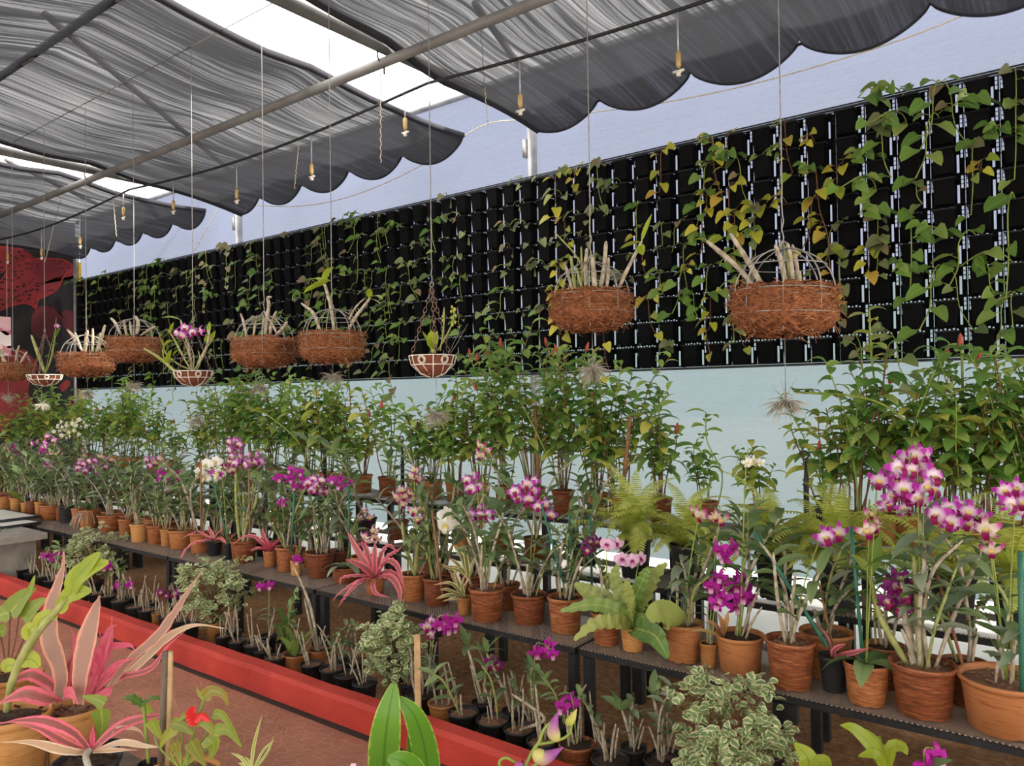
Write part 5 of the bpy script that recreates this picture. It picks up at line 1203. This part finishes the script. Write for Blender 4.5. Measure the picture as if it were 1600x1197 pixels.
def finial(px, ytop, Y, lab, ybot):
    p = onY(px, ytop, Y); b = onY(px, ybot, Y); m = MB(); L = p.z - b.z
    q = [Vector((.02 * cos(a) - .006, 0, L - .02 + .02 * sin(a))) for a in [-1.9 + i * .42 for i in range(13)]]
    m.tube(q, .005, 6); m.tube([Vector((0, 0, 0)), Vector((0, 0, L * .72)), Vector((0, 0, L - .045))], [.016, .013, .004], 8); m.ring((0, 0, L * .70), .017, .003, 14); m.ring((0, 0, L * .9), .011, .003, 12)
    o = put('iron_finial', m.build('iron_finial', 'black_iron'), None, b); tag(o, lab, 'finial', 'black iron finials')
finial(630, 682, 3.86, 'black ring-topped iron finial rising against the blue wall below the lime basket', 830)
finial(1262, 705, 3.86, 'tall black hook-topped iron finial left of the right thicket', 880)
finial(1281, 775, 3.6, 'short black hook-shaped finial among the fern fronds', 850)
finial(508, 680, 3.86, 'black iron finial hidden among the left thicket stems', 820)
# dark sign behind the fern
s0 = onY(1022, 972, 2.98); t = thing('name_sign', 'dark brown plant name sign with pale lettering behind the bird-nest fern leaf', 'sign', s0, YAW)
put('sign_board', MB().box((0, .004, -.045), (.16, .006, .17), Euler((0, .45, 0)).to_matrix()).build('sign_board', 'sign_board', False), t)
cu = bpy.data.curves.new('lettering', 'FONT'); cu.body = 'maculosa'; cu.size = .030; cu.extrude = .0008; cu.materials.append(MATS['sign_letters']); cu.align_x = 'CENTER'
lt = bpy.data.objects.new('lettering_source', cu); COL.objects.link(lt); lme = bpy.data.meshes.new_from_object(lt.evaluated_get(bpy.context.evaluated_depsgraph_get())); bpy.data.objects.remove(lt); lo = bpy.data.objects.new('lettering', lme); COL.objects.link(lo); lo.parent = t; lo.location = (-.002, -.001, -.02); lo.rotation_euler = (PI / 2, .45, 0)
P_LONG = lambda t: max(.03, (.55 + t * 1.2 if t < .37 else 1) * (1 if t < .5 else max(.0, 1 - (t - .5) / .36) * .85 + .13) * (1 if t < .96 else .4))
# ------------------------------------------------------------ ground row behind the kerb
rg = random.Random(31)
GR = [ # rim px, rim y, width, kind, leafy, label tail
 (12, 881, 19, 't', 1, 'small terracotta pot of canes at the left edge behind the kerb'), (33, 889, 22, 'B', 0, 'black pot of bare canes right of the left-edge terracotta pot'), (50, 894, 24, 'B', 0, 'black pot of splayed bare canes below the first pink flower'), (66, 899, 26, 'B', 1, 'black pot of bunched canes behind the dusty pink leaf tip'), (84, 905, 28, 'B', 1, 'black pot with a small pink flower near the kerb'), (104, 910, 24, 'B', 0, 'black pot left of the first variegated bush'), (128, 917, 26, 'B', 0, 'black pot under the first variegated bush'), (152, 926, 26, 'B', 0, 'black pot of slanting canes hidden by the lime leaves'),
 (168, 930, 26, 'B', 0, 'black pot of slanting canes right of the lime leaves'), (188, 937, 28, 'B', 1, 'black pot of canes under a pink-purple flower'), (213, 946, 32, 'B', 0, 'black pot of short canes beside a curved green leaf'), (232, 951, 32, 'B', 0, 'black pot of tall straight bare canes before a bench leg'), (246, 957, 18, 'O', 0, 'tiny brown pot right of the tall straight canes'), (259, 963, 22, 'B', 1, 'black pot under two dark purple flowers'), (282, 968, 26, 'B', 0, 'black pot of weathered canes left of the second bush'), (298, 974, 26, 'B', 0, 'black pot at the foot of the second variegated bush'),
 (350, 992, 28, 'B', 0, 'black pot just right of the small ochre bush pot'), (371, 1000, 28, 'B', 0, 'black pot of two straight canes beyond the second bush'), (399, 1005, 36, 'B', 0, 'black pot with a yellow dangling shoot'), (411, 1015, 28, 'B', 0, 'small black pot of a single shrivelled cane'), (428, 1026, 34, 'B', 0, 'black pot of short canes left of the terracotta ground pot'), (462, 1020, 42, 't', 2, 'terracotta ground pot with bright upright green leaves'), (487, 1036, 36, 'B', 0, 'black pot of stub canes right of the terracotta ground pot'), (519, 1043, 40, 'B', 1, 'black pot of thick cane clump with green crown'), (544, 1052, 45, 'B', 0, 'black pot with a single thick cane and bark'), (570, 1065, 40, 'B', 0, 'black pot of coiled roots left of the third bush'),
 (657, 1082, 48, 'B', 1, 'black pot of canes behind the square wooden stake'), (693, 1096, 50, 'O', 0, 'ochre ground pot of four upright bare canes'), (724, 1111, 50, 'B', 1, 'black pot of canes right of the ochre ground pot'), (770, 1123, 53, 'B', 1, 'black pot of thick canes in coarse bark'), (811, 1137, 50, 'B', 0, 'black pot with one long leaning yellow-tipped cane'), (846, 1156, 48, 'B', 0, 'black pot left of the front terracotta ground pot'), (901, 1160, 58, 't', 1, 'terracotta ground pot under the drooping purple flower'), (953, 1184, 60, 'B', 0, 'black pot of crossed canes in the bottom foreground row'), (1034, 1186, 58, 'B', 1, 'black pot of canes left of the nearest variegated bush'), (1090, 1200, 60, 'B', 0, 'black pot beneath the nearest variegated bush')]
GB = [(365, 985, 26, 'B', 1, 'black pot of canes in the rear ground row beside the second bush'), (420, 992, 26, 'B', 1, 'black pot in the rear ground row behind the yellow shoot'), (446, 1002, 28, 'B', 2, 'rear ground pot with broad drooping green leaves'), (497, 1014, 30, 't', 0, 'rear terracotta ground pot of two long leaning canes'), (530, 1028, 30, 'B', 1, 'rear black pot before the front bench leg'), (556, 1032, 32, 'B', 1, 'rear black pot left of the third bush'), (640, 1066, 34, 'B', 1, 'rear black pot behind the third bush'), (670, 1068, 34, 'B', 1, 'rear black pot under the pair of purple flowers'), (755, 1096, 38, 'B', 1, 'rear black pot of canes under the long green leaves'), (803, 1110, 40, 'B', 1, 'rear black pot of tall thin canes'), (833, 1122, 36, 'B', 1, 'rear black pot under the clear pink orchid'), (880, 1128, 36, 'B', 0, 'rear black pot at the black bench leg'), (938, 1160, 40, 'B', 1, 'rear black pot right of the bench leg'), (990, 1166, 42, 'B', 1, 'rear black pot of tall canes on bare soil'), (1040, 1176, 44, 'B', 1, 'rear black pot left of the nearest bush'), (205, 932, 20, 'B', 0, 'rear black pot of dry canes between two bushes'), (240, 940, 20, 'B', 0, 'rear black pot of dry canes before the bench leg'), (275, 950, 20, 'B', 1, 'rear black pot touching the second bush'), (40, 878, 16, 'B', 1, 'rear black pot of canes near the left edge'), (95, 892, 18, 'B', 1, 'rear black pot left of the first bush')]
GT = {}
for row, L in (('front', GR), ('rear', GB)):
    for px, ry, w, kind, lf, lab in L:
        Hh = .115; p = onZ(px, ry, Hh); Rr = w / 2 / F_PX * depth(p); p.z = -.0
        if p.y - Rr < 2.445: p.y = 2.445 + Rr
        t = potted('potted_orchid', lab, 'potted plant', 'small pots in the %s ground row' % row, p, Rr, Hh, kind); GT[px] = (t, Rr, Hh)
        fill_orchid(t, Rr, Hh, (0, 1, 1)[lf], rg.choice([4, 5, 6]) if px < 330 else rg.choice([3, 4, 5]), .62 if lf < 2 else .6, .34, rg)
        if lf == 2:
            m = MB()
            for i in range(7): a = i * 2.4; leaf(m, (rg.uniform(-.02, .02), rg.uniform(-.02, .02), Hh * .9 + (.08 if row == 'rear' else 0) * (i % 2)), (cos(a) * .5, sin(a) * .5, 1.3), rg.uniform(.12, .18), .045, 1.1, P_ELL, .3, 6)
            put('leaves', m.build('leaves', 'leaf_vine_green'), t)
t, Rr, H = GT[497]
for P_ in ([(498, 1005), (488, 960), (475, 920), (458, 884)], [(494, 1005), (484, 970), (476, 935)]):
    P = [local(t, onY(x, y, t.location.y)) for x, y in P_]; P[0].z = H * .9; put('cane', canemesh(P, .007), t)
t, Rr, H = GT[811]
P = [local(t, onY(x, y, t.location.y)) for x, y in ((850, 1125), (830, 1105), (800, 1085))]; put('cane', canemesh([Vector((0, 0, H * .9))] + P, .006), t)
for k, args in ((50, (28, 855, 2, 14, 12, 'mix')), (84, (80, 870, 4, 16, 14, 'mag')), (84, (90, 900, 2, 8, 8, 'mix')), (168, (170, 886, 2, 8, 8, 'mag')), (188, (194, 915, 2, 14, 10, 'mag')), (259, (262, 927, 4, 18, 18, 'dark')), (420, (417, 912, 2, 16, 12, 'mag')), (670, (669, 982, 3, 12, 22, 'mix')), (670, (700, 975, 5, 26, 18, 'mag')), (755, (768, 1038, 2, 8, 14, 'dark')), (833, (853, 1017, 4, 32, 26, 'mag')), (901, (886, 1102, 3, 14, 18, 'mag'))):
    t, Rr, H = GT[k]; spike(t, H * .9, *args, stemmat='cane_green')
for k, L in ((755, [(730, 1010, -.1), (712, 1000, -.1)]), (803, [(760, 1020, 0), (745, 1005, 0)]), (833, [(836, 1060, 0), (830, 1045, 0)]), (1040, [(1020, 1085, 0), (1010, 1072, 0)]), (990, [(972, 1110, 0), (968, 1095, 0)])):
    t, Rr, H = GT[k]; P = [local(t, onY(x, y, t.location.y)) for x, y, _ in L]; o = put('cane', canemesh([Vector((0, 0, H * .9)), P[0].lerp(Vector((0, 0, H)), .4), P[0]], .006), t)
    m = MB(); 
    for i, dv in enumerate(((-1, 0, .7), (-.3, -.3, 1), (1, 0, .2), (.6, -.2, .9))): leaf(m, P[0], dv, .11, .034, .8, P_ELL, .3, 5)
    put('leaves', m.build('leaves', 'leaf_orchid'), o)
# variegated bushes
for px, py, wpx, hpx, Y, rimx, rimy, kind, lab, n in ((150, 868, 96, 104, 2.75, 135, 905, 'B', 'first, smallest-looking variegated cream and green bush behind the kerb', 900), (336, 925, 120, 132, 2.68, 326, 987, 'O', 'second variegated bush, above a small ochre pot', 1000), (622, 1024, 112, 150, 2.66, 606, 1078, 'O', 'third variegated bush, beside the square wooden stake', 1000), (1140, 1120, 185, 150, 2.62, 1150, 1190, 'B', 'nearest and largest variegated bush, sprawling in the foreground', 1100)):
    c = onY(px, py, Y); d = depth(c); w_, h_ = wpx / F_PX * d, hpx / F_PX * d; low = max(.10, c.z - h_ / 2)
    t = potted('variegated_bush', lab, 'bush', 'variegated cream and green bushes', (c.x, Y, 0), .06, .115, kind, 0)
    tw, lv = bush(px, w_, c.z + h_ / 2 - .1, n); put('twigs', tw, t, (0, 0, .1)); put('leaves', lv, t, (0, 0, .1))
# low foreground plants at the bottom right, inside the soil bed
def clump(px, py, Y, lab, leaves, mat, potk='B'):
    c = onY(px, py, Y); t = potted('potted_orchid', lab, 'potted plant', None, (c.x, Y, 0), .06, .11, potk, 0); m = MB()
    for L, W in leaves: m.ribbon(smoothpath([local(t, onY(x, y, Y + k)) for x, y, k in L], 10), W, P_ELL, Vector((.2, -.7, .7)), .25)
    put('leaves', m.build('leaves', mat), t); return t
clump(1395, 1215, 2.6, 'light green arching-leaved orchid on soil under the timestamp area', [([(1385, 1210, 0), (1365, 1170, -.03), (1335, 1140, -.06), (1312, 1133, -.08)], .045), ([(1385, 1210, 0), (1370, 1165, 0), (1348, 1145, 0), (1330, 1140, 0)], .035), ([(1385, 1210, 0), (1372, 1165, .02), (1376, 1150, .02)], .04), ([(1385, 1210, 0), (1392, 1170, 0), (1410, 1168, 0), (1418, 1180, 0)], .04), ([(1385, 1210, 0), (1368, 1180, -.05), (1340, 1182, -.08)], .035)], 'leaf_lime').__setitem__('label', 'light green arching-leaved orchid on the soil right of the nearest bush')
c_ = clump(1450, 1230, 2.5, 'orchid with one magenta flower at the bottom edge of the soil bed', [([(1445, 1220, 0), (1460, 1195, 0), (1490, 1188, -.03)], .03)], 'leaf_orchid')
spike(c_, .1, 1452, 1188, 2, 24, 10, 'mag', None, 1.15)
clump(1270, 1225, 2.45, 'broad pale green leaf rising at the bottom, right of the bush', [([(1262, 1215, 0), (1262, 1185, 0), (1240, 1160, 0)], .06), ([(1275, 1215, 0), (1285, 1192, 0), (1300, 1196, -.03)], .05)], 'leaf_lime')

# ------------------------------------------------------------ near bench and foreground plants
t = thing('near_bench', 'dark low bench under the foreground pots on the walkway side', 'bench', (-3.6, .35, 0))
put('bench_top', MB().box((2.2, .39, .43), (4.4, .78, .03)).build('bench_top', 'grey_stick', False), t)
for x in (.1, 2.2, 4.3):
    for y in (.06, .72): put('leg', MB().box((x, y, .2075), (.05, .05, .415)).build('leg', 'black_iron', False), t)
BZ = .446
t = thing('near_bench', 'short dark bench under the budding orchids, just below the picture', 'bench', (-1.45, 1.15, 0))
put('bench_top', MB().box((.9, .16, .43), (1.8, .32, .03)).build('bench_top', 'grey_stick', False), t)
for x in (.06, 1.74):
    for y in (.04, .28): put('leg', MB().box((x, y, .2075), (.05, .05, .415)).build('leg', 'black_iron', False), t)
def nearpot(px, ry, w, H, kind, lab, name='potted_plant', cat='potted plant', d=None):
    p = onZ(px, ry, BZ + H); Rr = w / 2 / F_PX * depth(p); t = potted(name, lab, cat, 'foreground pots on the near bench', (p.x, p.y, BZ), Rr, H, kind, 0); return t, Rr, H
def fleaf(t, pts, W, mat, d0, wav=.0, prof=P_ELL, fold=.25, nrm=None, name='leaf'):
    P = [atD(x, y, d0 + (k[0] if k else 0)) for x, y, *k in pts]; nn = nrm if nrm is not None else (-FW * 1 + Vector((0, 0, .35)))
    m = MB(); m.ribbon(smoothpath([local(t, p) for p in P], 22), W, prof, nn, fold, wav, 7, R.uniform(0, 6)); return put(name, m.build(name, mat), t)
def fstem(t, pts, r, mat, d0, name='stem'):
    return put(name, MB().tube(smoothpath([local(t, atD(x, y, d0 + (k[0] if k else 0))) for x, y, *k in pts], 14), r, 8).build(name, mat), t)
# A: dusty and hot pink bromeliad
t, Rr, H = nearpot(114, 1104, 84, .17, 'O', 'tall pink and dusty-brown bromeliad in an ochre pot on the near bench', 'potted_bromeliad'); dA = depth(t.location + Vector((0, 0, H)))
u = dA / F_PX
for pts, W, mt, wv in (([(93, 1092), (96, 1050), (78, 990, .02), (84, 940, .03), (98, 890, .04), (100, 862, .05)], 30 * u, 'leaf_dusty', .14), ([(124, 1100, -.04), (128, 1050, -.05), (140, 990, -.05), (152, 945, -.03), (156, 930, -.02)], 31 * u, 'leaf_dusty', .06),
    ([(139, 1085), (158, 1030), (172, 985), (183, 976)], 17 * u, 'leaf_hotpink', .2), ([(135, 1085, .03), (165, 1030, .03), (174, 990, .03), (175, 962, .03)], 14 * u, 'leaf_hotpink', .2), ([(170, 1075), (205, 1030, .03), (246, 995, .05), (275, 955, .06), (300, 915, .06), (319, 888, .06)], 16 * u, 'leaf_dusty', .25), ([(165, 1075, .02), (215, 1040, .05), (261, 997, .08), (304, 977, .1), (351, 982, .1)], 14 * u, 'leaf_dry', .2),
    ([(95, 1090), (78, 1068), (50, 1054, -.04), (26, 1062, -.06), (22, 1074, -.06)], 20 * u, 'leaf_pink', .15), ([(97, 1094, -.02), (75, 1092, -.08), (43, 1084, -.12), (15, 1092, -.14), (-12, 1104, -.15)], 24 * u, 'leaf_pink', .15), ([(100, 1085, -.05), (110, 1082, -.08), (123, 1101, -.1)], 16 * u, 'leaf_hotpink', .1), ([(140, 1090), (165, 1055), (190, 1035), (214, 1028)], 13 * u, 'leaf_hotpink', .2), ([(140, 1092), (160, 1065), (180, 1045), (188, 1027)], 14 * u, 'leaf_pink', .2),
    ([(110, 1090, .03), (118, 1040, .03), (118, 1000, .04), (110, 980, .04)], 12 * u, 'leaf_hotpink', .2), ([(100, 1090, .02), (105, 1050, .02), (116, 1015, .02)], 20 * u, 'leaf_pink', .1), ([(145, 1092, -.03), (170, 1080, -.03), (176, 1070, -.04)], 14 * u, 'leaf_hotpink', .2), ([(130, 1080, .02), (150, 1020, .02), (200, 1008, .02), (212, 1020, .02)], 12 * u, 'leaf_hotpink', .2), ([(150, 1085, .02), (185, 1060, .03), (235, 1045, .04), (262, 1010, .05), (290, 985, .06)], 9 * u, 'leaf_pink', .2), ([(140, 1085, .01), (150, 1050), (160, 1010), (155, 985)], 15 * u, 'leaf_hotpink', .15), ([(120, 1090), (132, 1060), (138, 1030)], 14 * u, 'leaf_hotpink', .15)):
    fleaf(t, pts, W, mt, dA, wv, P_LONG, .3)
# B: second pink bromeliad, bottom
t, Rr, H = nearpot(136, 1186, 100, .13, 'B', 'low spreading pink bromeliad in a black-lined pot at the bottom left', 'potted_bromeliad'); dB = depth(t.location + Vector((0, 0, H))) ; u = dB / F_PX
for pts, W, mt in (([(140, 1172), (115, 1145, -.03), (72, 1127, -.06), (30, 1126, -.08), (-8, 1132, -.09)], 17 * u, 'leaf_pink'), ([(138, 1174), (100, 1158, -.03), (60, 1138, -.05), (20, 1132, -.05)], 13 * u, 'leaf_pink'), ([(136, 1176), (100, 1172, -.05), (50, 1160, -.08), (0, 1160, -.1)], 14 * u, 'leaf_dry'), ([(146, 1172), (170, 1148, .02), (203, 1128, .05), (250, 1118, .08), (296, 1117, .1)], 16 * u, 'leaf_pink'), ([(144, 1170), (145, 1150), (146, 1130)], 10 * u, 'leaf_hotpink'), ([(148, 1174), (190, 1160), (230, 1166), (262, 1168)], 10 * u, 'leaf_dry'), ([(150, 1172), (180, 1140, .03), (215, 1140, .05), (230, 1160, .05)], 6 * u, 'leaf_dry'), ([(145, 1175), (180, 1172, -.03), (215, 1172, -.04)], 7 * u, 'leaf_dry')):
    fleaf(t, pts, W, mt, dB, .12, P_LONG, .3)
fstem(t, [(140, 1172, -.02), (134, 1182, -.04), (139, 1200, -.05)], .008, 'airplant', dB)
# C: arrowhead plant and leafy cane at left
t, Rr, H = nearpot(20, 1052, 86, .15, 'O', 'ochre pot of arrow-shaped leaves on dark stalks at the left edge', 'potted_plant'); dC = depth(t.location + Vector((0, 0, H))); u = dC / F_PX
for a, b, c in (([(12, 1045), (14, 1000), (16, 956)], [(16, 958), (30, 940), (42, 928), (57, 918)], 34), ([(14, 1045), (24, 1000), (30, 960)], [(28, 958), (42, 935), (50, 915), (55, 898)], 16), ([(16, 1045), (36, 1000), (46, 965)], [(36, 968), (50, 952), (62, 942), (75, 935)], 27), ([(10, 1045), (2, 1000), (-10, 970)], [(-14, 990), (0, 985), (6, 995)], 30)):
    o = fstem(t, a, .0028, 'stem_brown', dC); 
    fleaf(t, b, c * u, 'leaf_arrow', dC, .05, P_HEART, .25)
fleaf(t, [(16, 957), (0, 962), (-20, 985)], 30 * u, 'leaf_arrow', dC, .05, P_HEART, .25)
t, Rr, H = nearpot(20, 1112, 110, .19, 'O', 'big ochre pot of a leaning lime-leaved cane, second from the left edge', 'potted_orchid'); dD = depth(t.location + Vector((0, 0, H))); u = dD / F_PX
o = put('cane', canemesh([local(t, atD(x, y, dD)) for x, y in ((10, 1112), (20, 1062), (40, 1018), (62, 984), (88, 955), (104, 935))], .0095, 'cane_green'), t)
for pts, W in (([(111, 928), (118, 905), (140, 888), (170, 878)], 26), ([(112, 924), (124, 900), (140, 880), (157, 863)], 20), ([(93, 950), (108, 930), (125, 925), (143, 923)], 22), ([(90, 955), (98, 945), (100, 930)], 20), ([(60, 985), (62, 970), (76, 962), (90, 965)], 18), ([(48, 1000), (45, 985), (58, 975)], 18), ([(30, 1035), (48, 1030), (62, 1042)], 22), ([(26, 1040), (12, 1040), (6, 1050)], 18)):
    fleaf(t, pts, W * u * 1.2, 'leaf_lime', dD, 0, P_PET, .2)
# D: anthurium
t, Rr, H = nearpot(284, 1206, 118, .12, 'o', 'red anthurium with olive heart-shaped leaves in the bottom foreground', 'potted_anthurium'); dE = depth(t.location + Vector((0, 0, H))); u = dE / F_PX
for st, lf_, W in (([(285, 1200), (300, 1150), (313, 1113), (320, 1090)], [(319, 1091), (330, 1080), (348, 1084), (357, 1104)], 19), ([(285, 1200), (300, 1150), (318, 1092)], [(320, 1091), (312, 1084), (307, 1072)], 8), ([(284, 1200), (278, 1160), (280, 1135)], [(268, 1130), (285, 1135), (302, 1148)], 20), ([(286, 1200), (300, 1160), (306, 1125)], [(304, 1122), (322, 1130), (345, 1160)], 20), ([(288, 1200), (320, 1150), (334, 1120)], [(333, 1115), (350, 1120), (372, 1152)], 15), ([(288, 1200), (330, 1160), (340, 1140)], [(335, 1140), (358, 1142), (378, 1168)], 18), ([(284, 1200), (270, 1160), (275, 1140)], [(276, 1138), (260, 1150), (250, 1170)], 17), ([(284, 1200), (296, 1180), (300, 1160)], [(298, 1158), (308, 1175), (322, 1198)], 22), ([(286, 1200), (325, 1170), (328, 1155)], [(322, 1153), (334, 1165), (328, 1188)], 24), ([(280, 1200), (268, 1180), (272, 1165)], [(272, 1160), (276, 1172), (270, 1182)], 16), ([(280, 1200), (244, 1160), (250, 1125)], [(236, 1125), (244, 1140), (254, 1156)], 18), ([(282, 1200), (285, 1150), (288, 1120)], [(290, 1115), (284, 1122), (274, 1128)], 9)):
    fstem(t, st, .0022, 'stem_green', dE); fleaf(t, lf_, W * u, 'leaf_anthurium', dE - .03, .05, P_HEART, .25)
fstem(t, [(290, 1200), (300, 1160), (304, 1130)], .003, 'stem_green', dE, 'flower_stem')
fleaf(t, [(304, 1134, -.04), (300, 1118, -.04), (303, 1104, -.04)], 16 * u, 'spathe_red', dE, .1, P_WIDEP, .5, name='spathe'); fleaf(t, [(304, 1128, -.05), (316, 1120, -.05), (328, 1128, -.05)], 12 * u, 'spathe_red', dE, .2, P_ELL, .4, name='spathe')
# single umbrella leaf on a stalk
t, Rr, H = nearpot(236, 1192, 40, .10, 'B', 'single wavy green leaf on a tall stalk between pink bromeliad and bamboo cane', 'potted_plant'); d_ = depth(t.location + Vector((0, 0, H))); u = d_ / F_PX
fstem(t, [(232, 1192), (228, 1140), (224, 1100)], .005, 'stem_green', d_); fleaf(t, [(190, 1092), (205, 1090), (222, 1100), (240, 1090), (256, 1096)], 16 * u, 'leaf_vine_green', d_, .3, P_ELL, .1, Vector((0, -.35, 1)))
fleaf(t, [(224, 1100, .03), (230, 1108, .03), (240, 1112, .03)], 14 * u, 'leaf_lime', d_)
t, Rr, H = nearpot(172, 1120 + 40, 30, .10, 'B', 'pair of pale heart leaves in front of the tall pink bromeliad', 'potted_plant'); d_ = depth(t.location + Vector((0, 0, H))); u = d_ / F_PX
fstem(t, [(160, 1160), (162, 1130), (158, 1110)], .0025, 'stem_green', d_); fleaf(t, [(158, 1108), (160, 1130), (156, 1156)], 30 * u, 'leaf_arrow', d_ - .1, .05, P_HEART, .2); fstem(t, [(162, 1160), (164, 1130), (160, 1100)], .0025, 'stem_green', d_); fleaf(t, [(164, 1100), (150, 1093), (128, 1088)], 20 * u, 'leaf_arrow', d_ - .1, .05, P_HEART, .2)
# bamboo canes
for k, (x0_, x1_, r, mt, lab) in enumerate(((258, 250, .0075, 'grey_stick', 'grey split bamboo cane rising from the anthurium pot, the left of two'), (265, 262, .009, 'timber', 'pale split bamboo cane bound to the grey cane'))):
    p, q = atD(x0_, 1018, dE + .05 + .01 * k), atD(x1_, 1200, dE + .05 + .01 * k); tag(put('bamboo_cane', MB().tube([(0, 0, 0), (p - q) * .5 + Vector((.003, 0, 0)), p - q], r, 7).build('bamboo_cane', mt), None, q), lab, 'cane', 'bamboo canes')
# spider grass
t, Rr, H = nearpot(398, 1212, 50, .10, 'o', 'thin cream-edged grass blades at the bottom, right of the anthurium', 'potted_grass'); d_ = depth(t.location + Vector((0, 0, H))); u = d_ / F_PX
for pts, W in (([(392, 1205), (398, 1160), (410, 1116)], 6), ([(394, 1205), (412, 1172), (430, 1156)], 4), ([(392, 1205), (378, 1185), (360, 1176)], 6), ([(396, 1205), (418, 1175), (428, 1150)], 4), ([(392, 1205), (390, 1190), (382, 1182)], 4), ([(390, 1205), (380, 1195), (372, 1192)], 5)): fleaf(t, pts, W * u, 'grass_blade', d_, 0, P_STRAP, .4)
# bold leaves and budding orchid very near
t = potted('potted_orchid', 'broad glossy green orchid leaves cut by the bottom edge', 'potted plant', 'foreground pots on the near bench', tuple(atD(640, 1200, 1.75).xy) + (BZ,), .07, .12, 'T', 0); d_ = 1.75; u = d_ / F_PX
for pts, W in (([(608, 1290), (600, 1200), (605, 1130, -.02), (616, 1068, .0)], 50), ([(650, 1290, .03), (668, 1230, .03), (664, 1170, .02), (648, 1120), (624, 1090)], 42), ([(648, 1280, .06), (650, 1200, .06), (642, 1130, .06)], 30), ([(640, 1280, -.08), (650, 1220, -.1), (632, 1192, -.12), (606, 1184, -.13)], 38)):
    fleaf(t, pts, W * u, 'leaf_bold', d_, 0, P_PET, .15)
fstem(t, [(636, 1290, 0), (632, 1345, .02)], .01, 'stem_green', d_)
t = potted('potted_orchid', 'budding orchid with violet-streaked buds at the bottom centre', 'potted plant', 'foreground pots on the near bench', tuple(atD(790, 1200, 1.65).xy) + (BZ,), .07, .12, 'T', 0); d_ = 1.6; u = d_ / F_PX
fstem(t, [(790, 1440), (800, 1260), (828, 1182), (842, 1160), (850, 1140), (862, 1128)], .0035, 'stem_green', d_, 'flower_spike'); fstem(t, [(840, 1163), (868, 1158), (888, 1148), (894, 1130)], .003, 'stem_green', d_, 'flower_spike'); fstem(t, [(800, 1225), (780, 1195), (790, 1184), (806, 1192)], .003, 'stem_green', d_, 'flower_spike'); fstem(t, [(812, 1210), (835, 1196), (848, 1188)], .003, 'stem_green', d_, 'flower_spike')
def budm(pts, W, mat, dd=0):
    P = smoothpath([local(t, atD(x, y, d_ + dd)) for x, y in pts], 12); put('bud', MB().tube(P, [max(.001, W * u / 2 * sin(PI * min(1, (i + .4) / 12.6) ** .75)) for i in range(13)], 10).build('bud', mat), t)
budm([(872, 1158), (864, 1140), (872, 1112)], 21, 'bud_violet'); budm([(884, 1132), (893, 1124), (901, 1108)], 14, 'bud_lime'); budm([(834, 1172), (850, 1184), (880, 1168)], 25, 'bud_violet')
fo = put('flower', flower_mesh('bud_violet', 'petal_lip', .05, True), t, local(t, atD(814, 1208, d_)), (.9, 0, .5), 1.0)
t2 = potted('potted_orchid', 'pink orchid bloom just showing at the bottom edge left of the buds', 'potted plant', 'foreground pots on the near bench', tuple(atD(545, 1215, 1.7).xy) + (BZ,), .06, .11, 'T', 0)
m_ = put('flower_spike', MB().tube(smoothpath([Vector((0, 0, .1)), local(t2, atD(548, 1260, 1.7)), local(t2, atD(555, 1212, 1.7))], 10), .003, 6).build('flower_spike', 'stem_green'), t2)
put('flower', flower_mesh('petal_pale', 'petal_lip_pink', .04, True), m_, local(t2, atD(556, 1212, 1.68)), (.6, 0, .5))
# ------------------------------------------------------------ light
w = bpy.data.worlds.new('sky'); S.world = w; w.use_nodes = True
bg = w.node_tree.nodes['Background']; bg.inputs[0].default_value = (1.0, .985, .96, 1); bg.inputs[1].default_value = 3.6
sun = bpy.data.lights.new('sun', 'SUN'); sun.energy = 11; sun.angle = math.radians(3); sun.color = (1, .95, .86)
so = bpy.data.objects.new('sun', sun); COL.objects.link(so); so.rotation_euler = Vector((-1.0, -.57, -.77)).to_track_quat('-Z', 'Y').to_euler()
v = S.view_settings; v.view_transform = 'Standard'; v.look = 'None'; v.gamma = 1; v.exposure = .5
S.cycles.use_denoising = True; S.cycles.transparent_max_bounces = 16; S.cycles.max_bounces = 6
S.cycles.diffuse_bounces = 4; S.cycles.transmission_bounces = 4
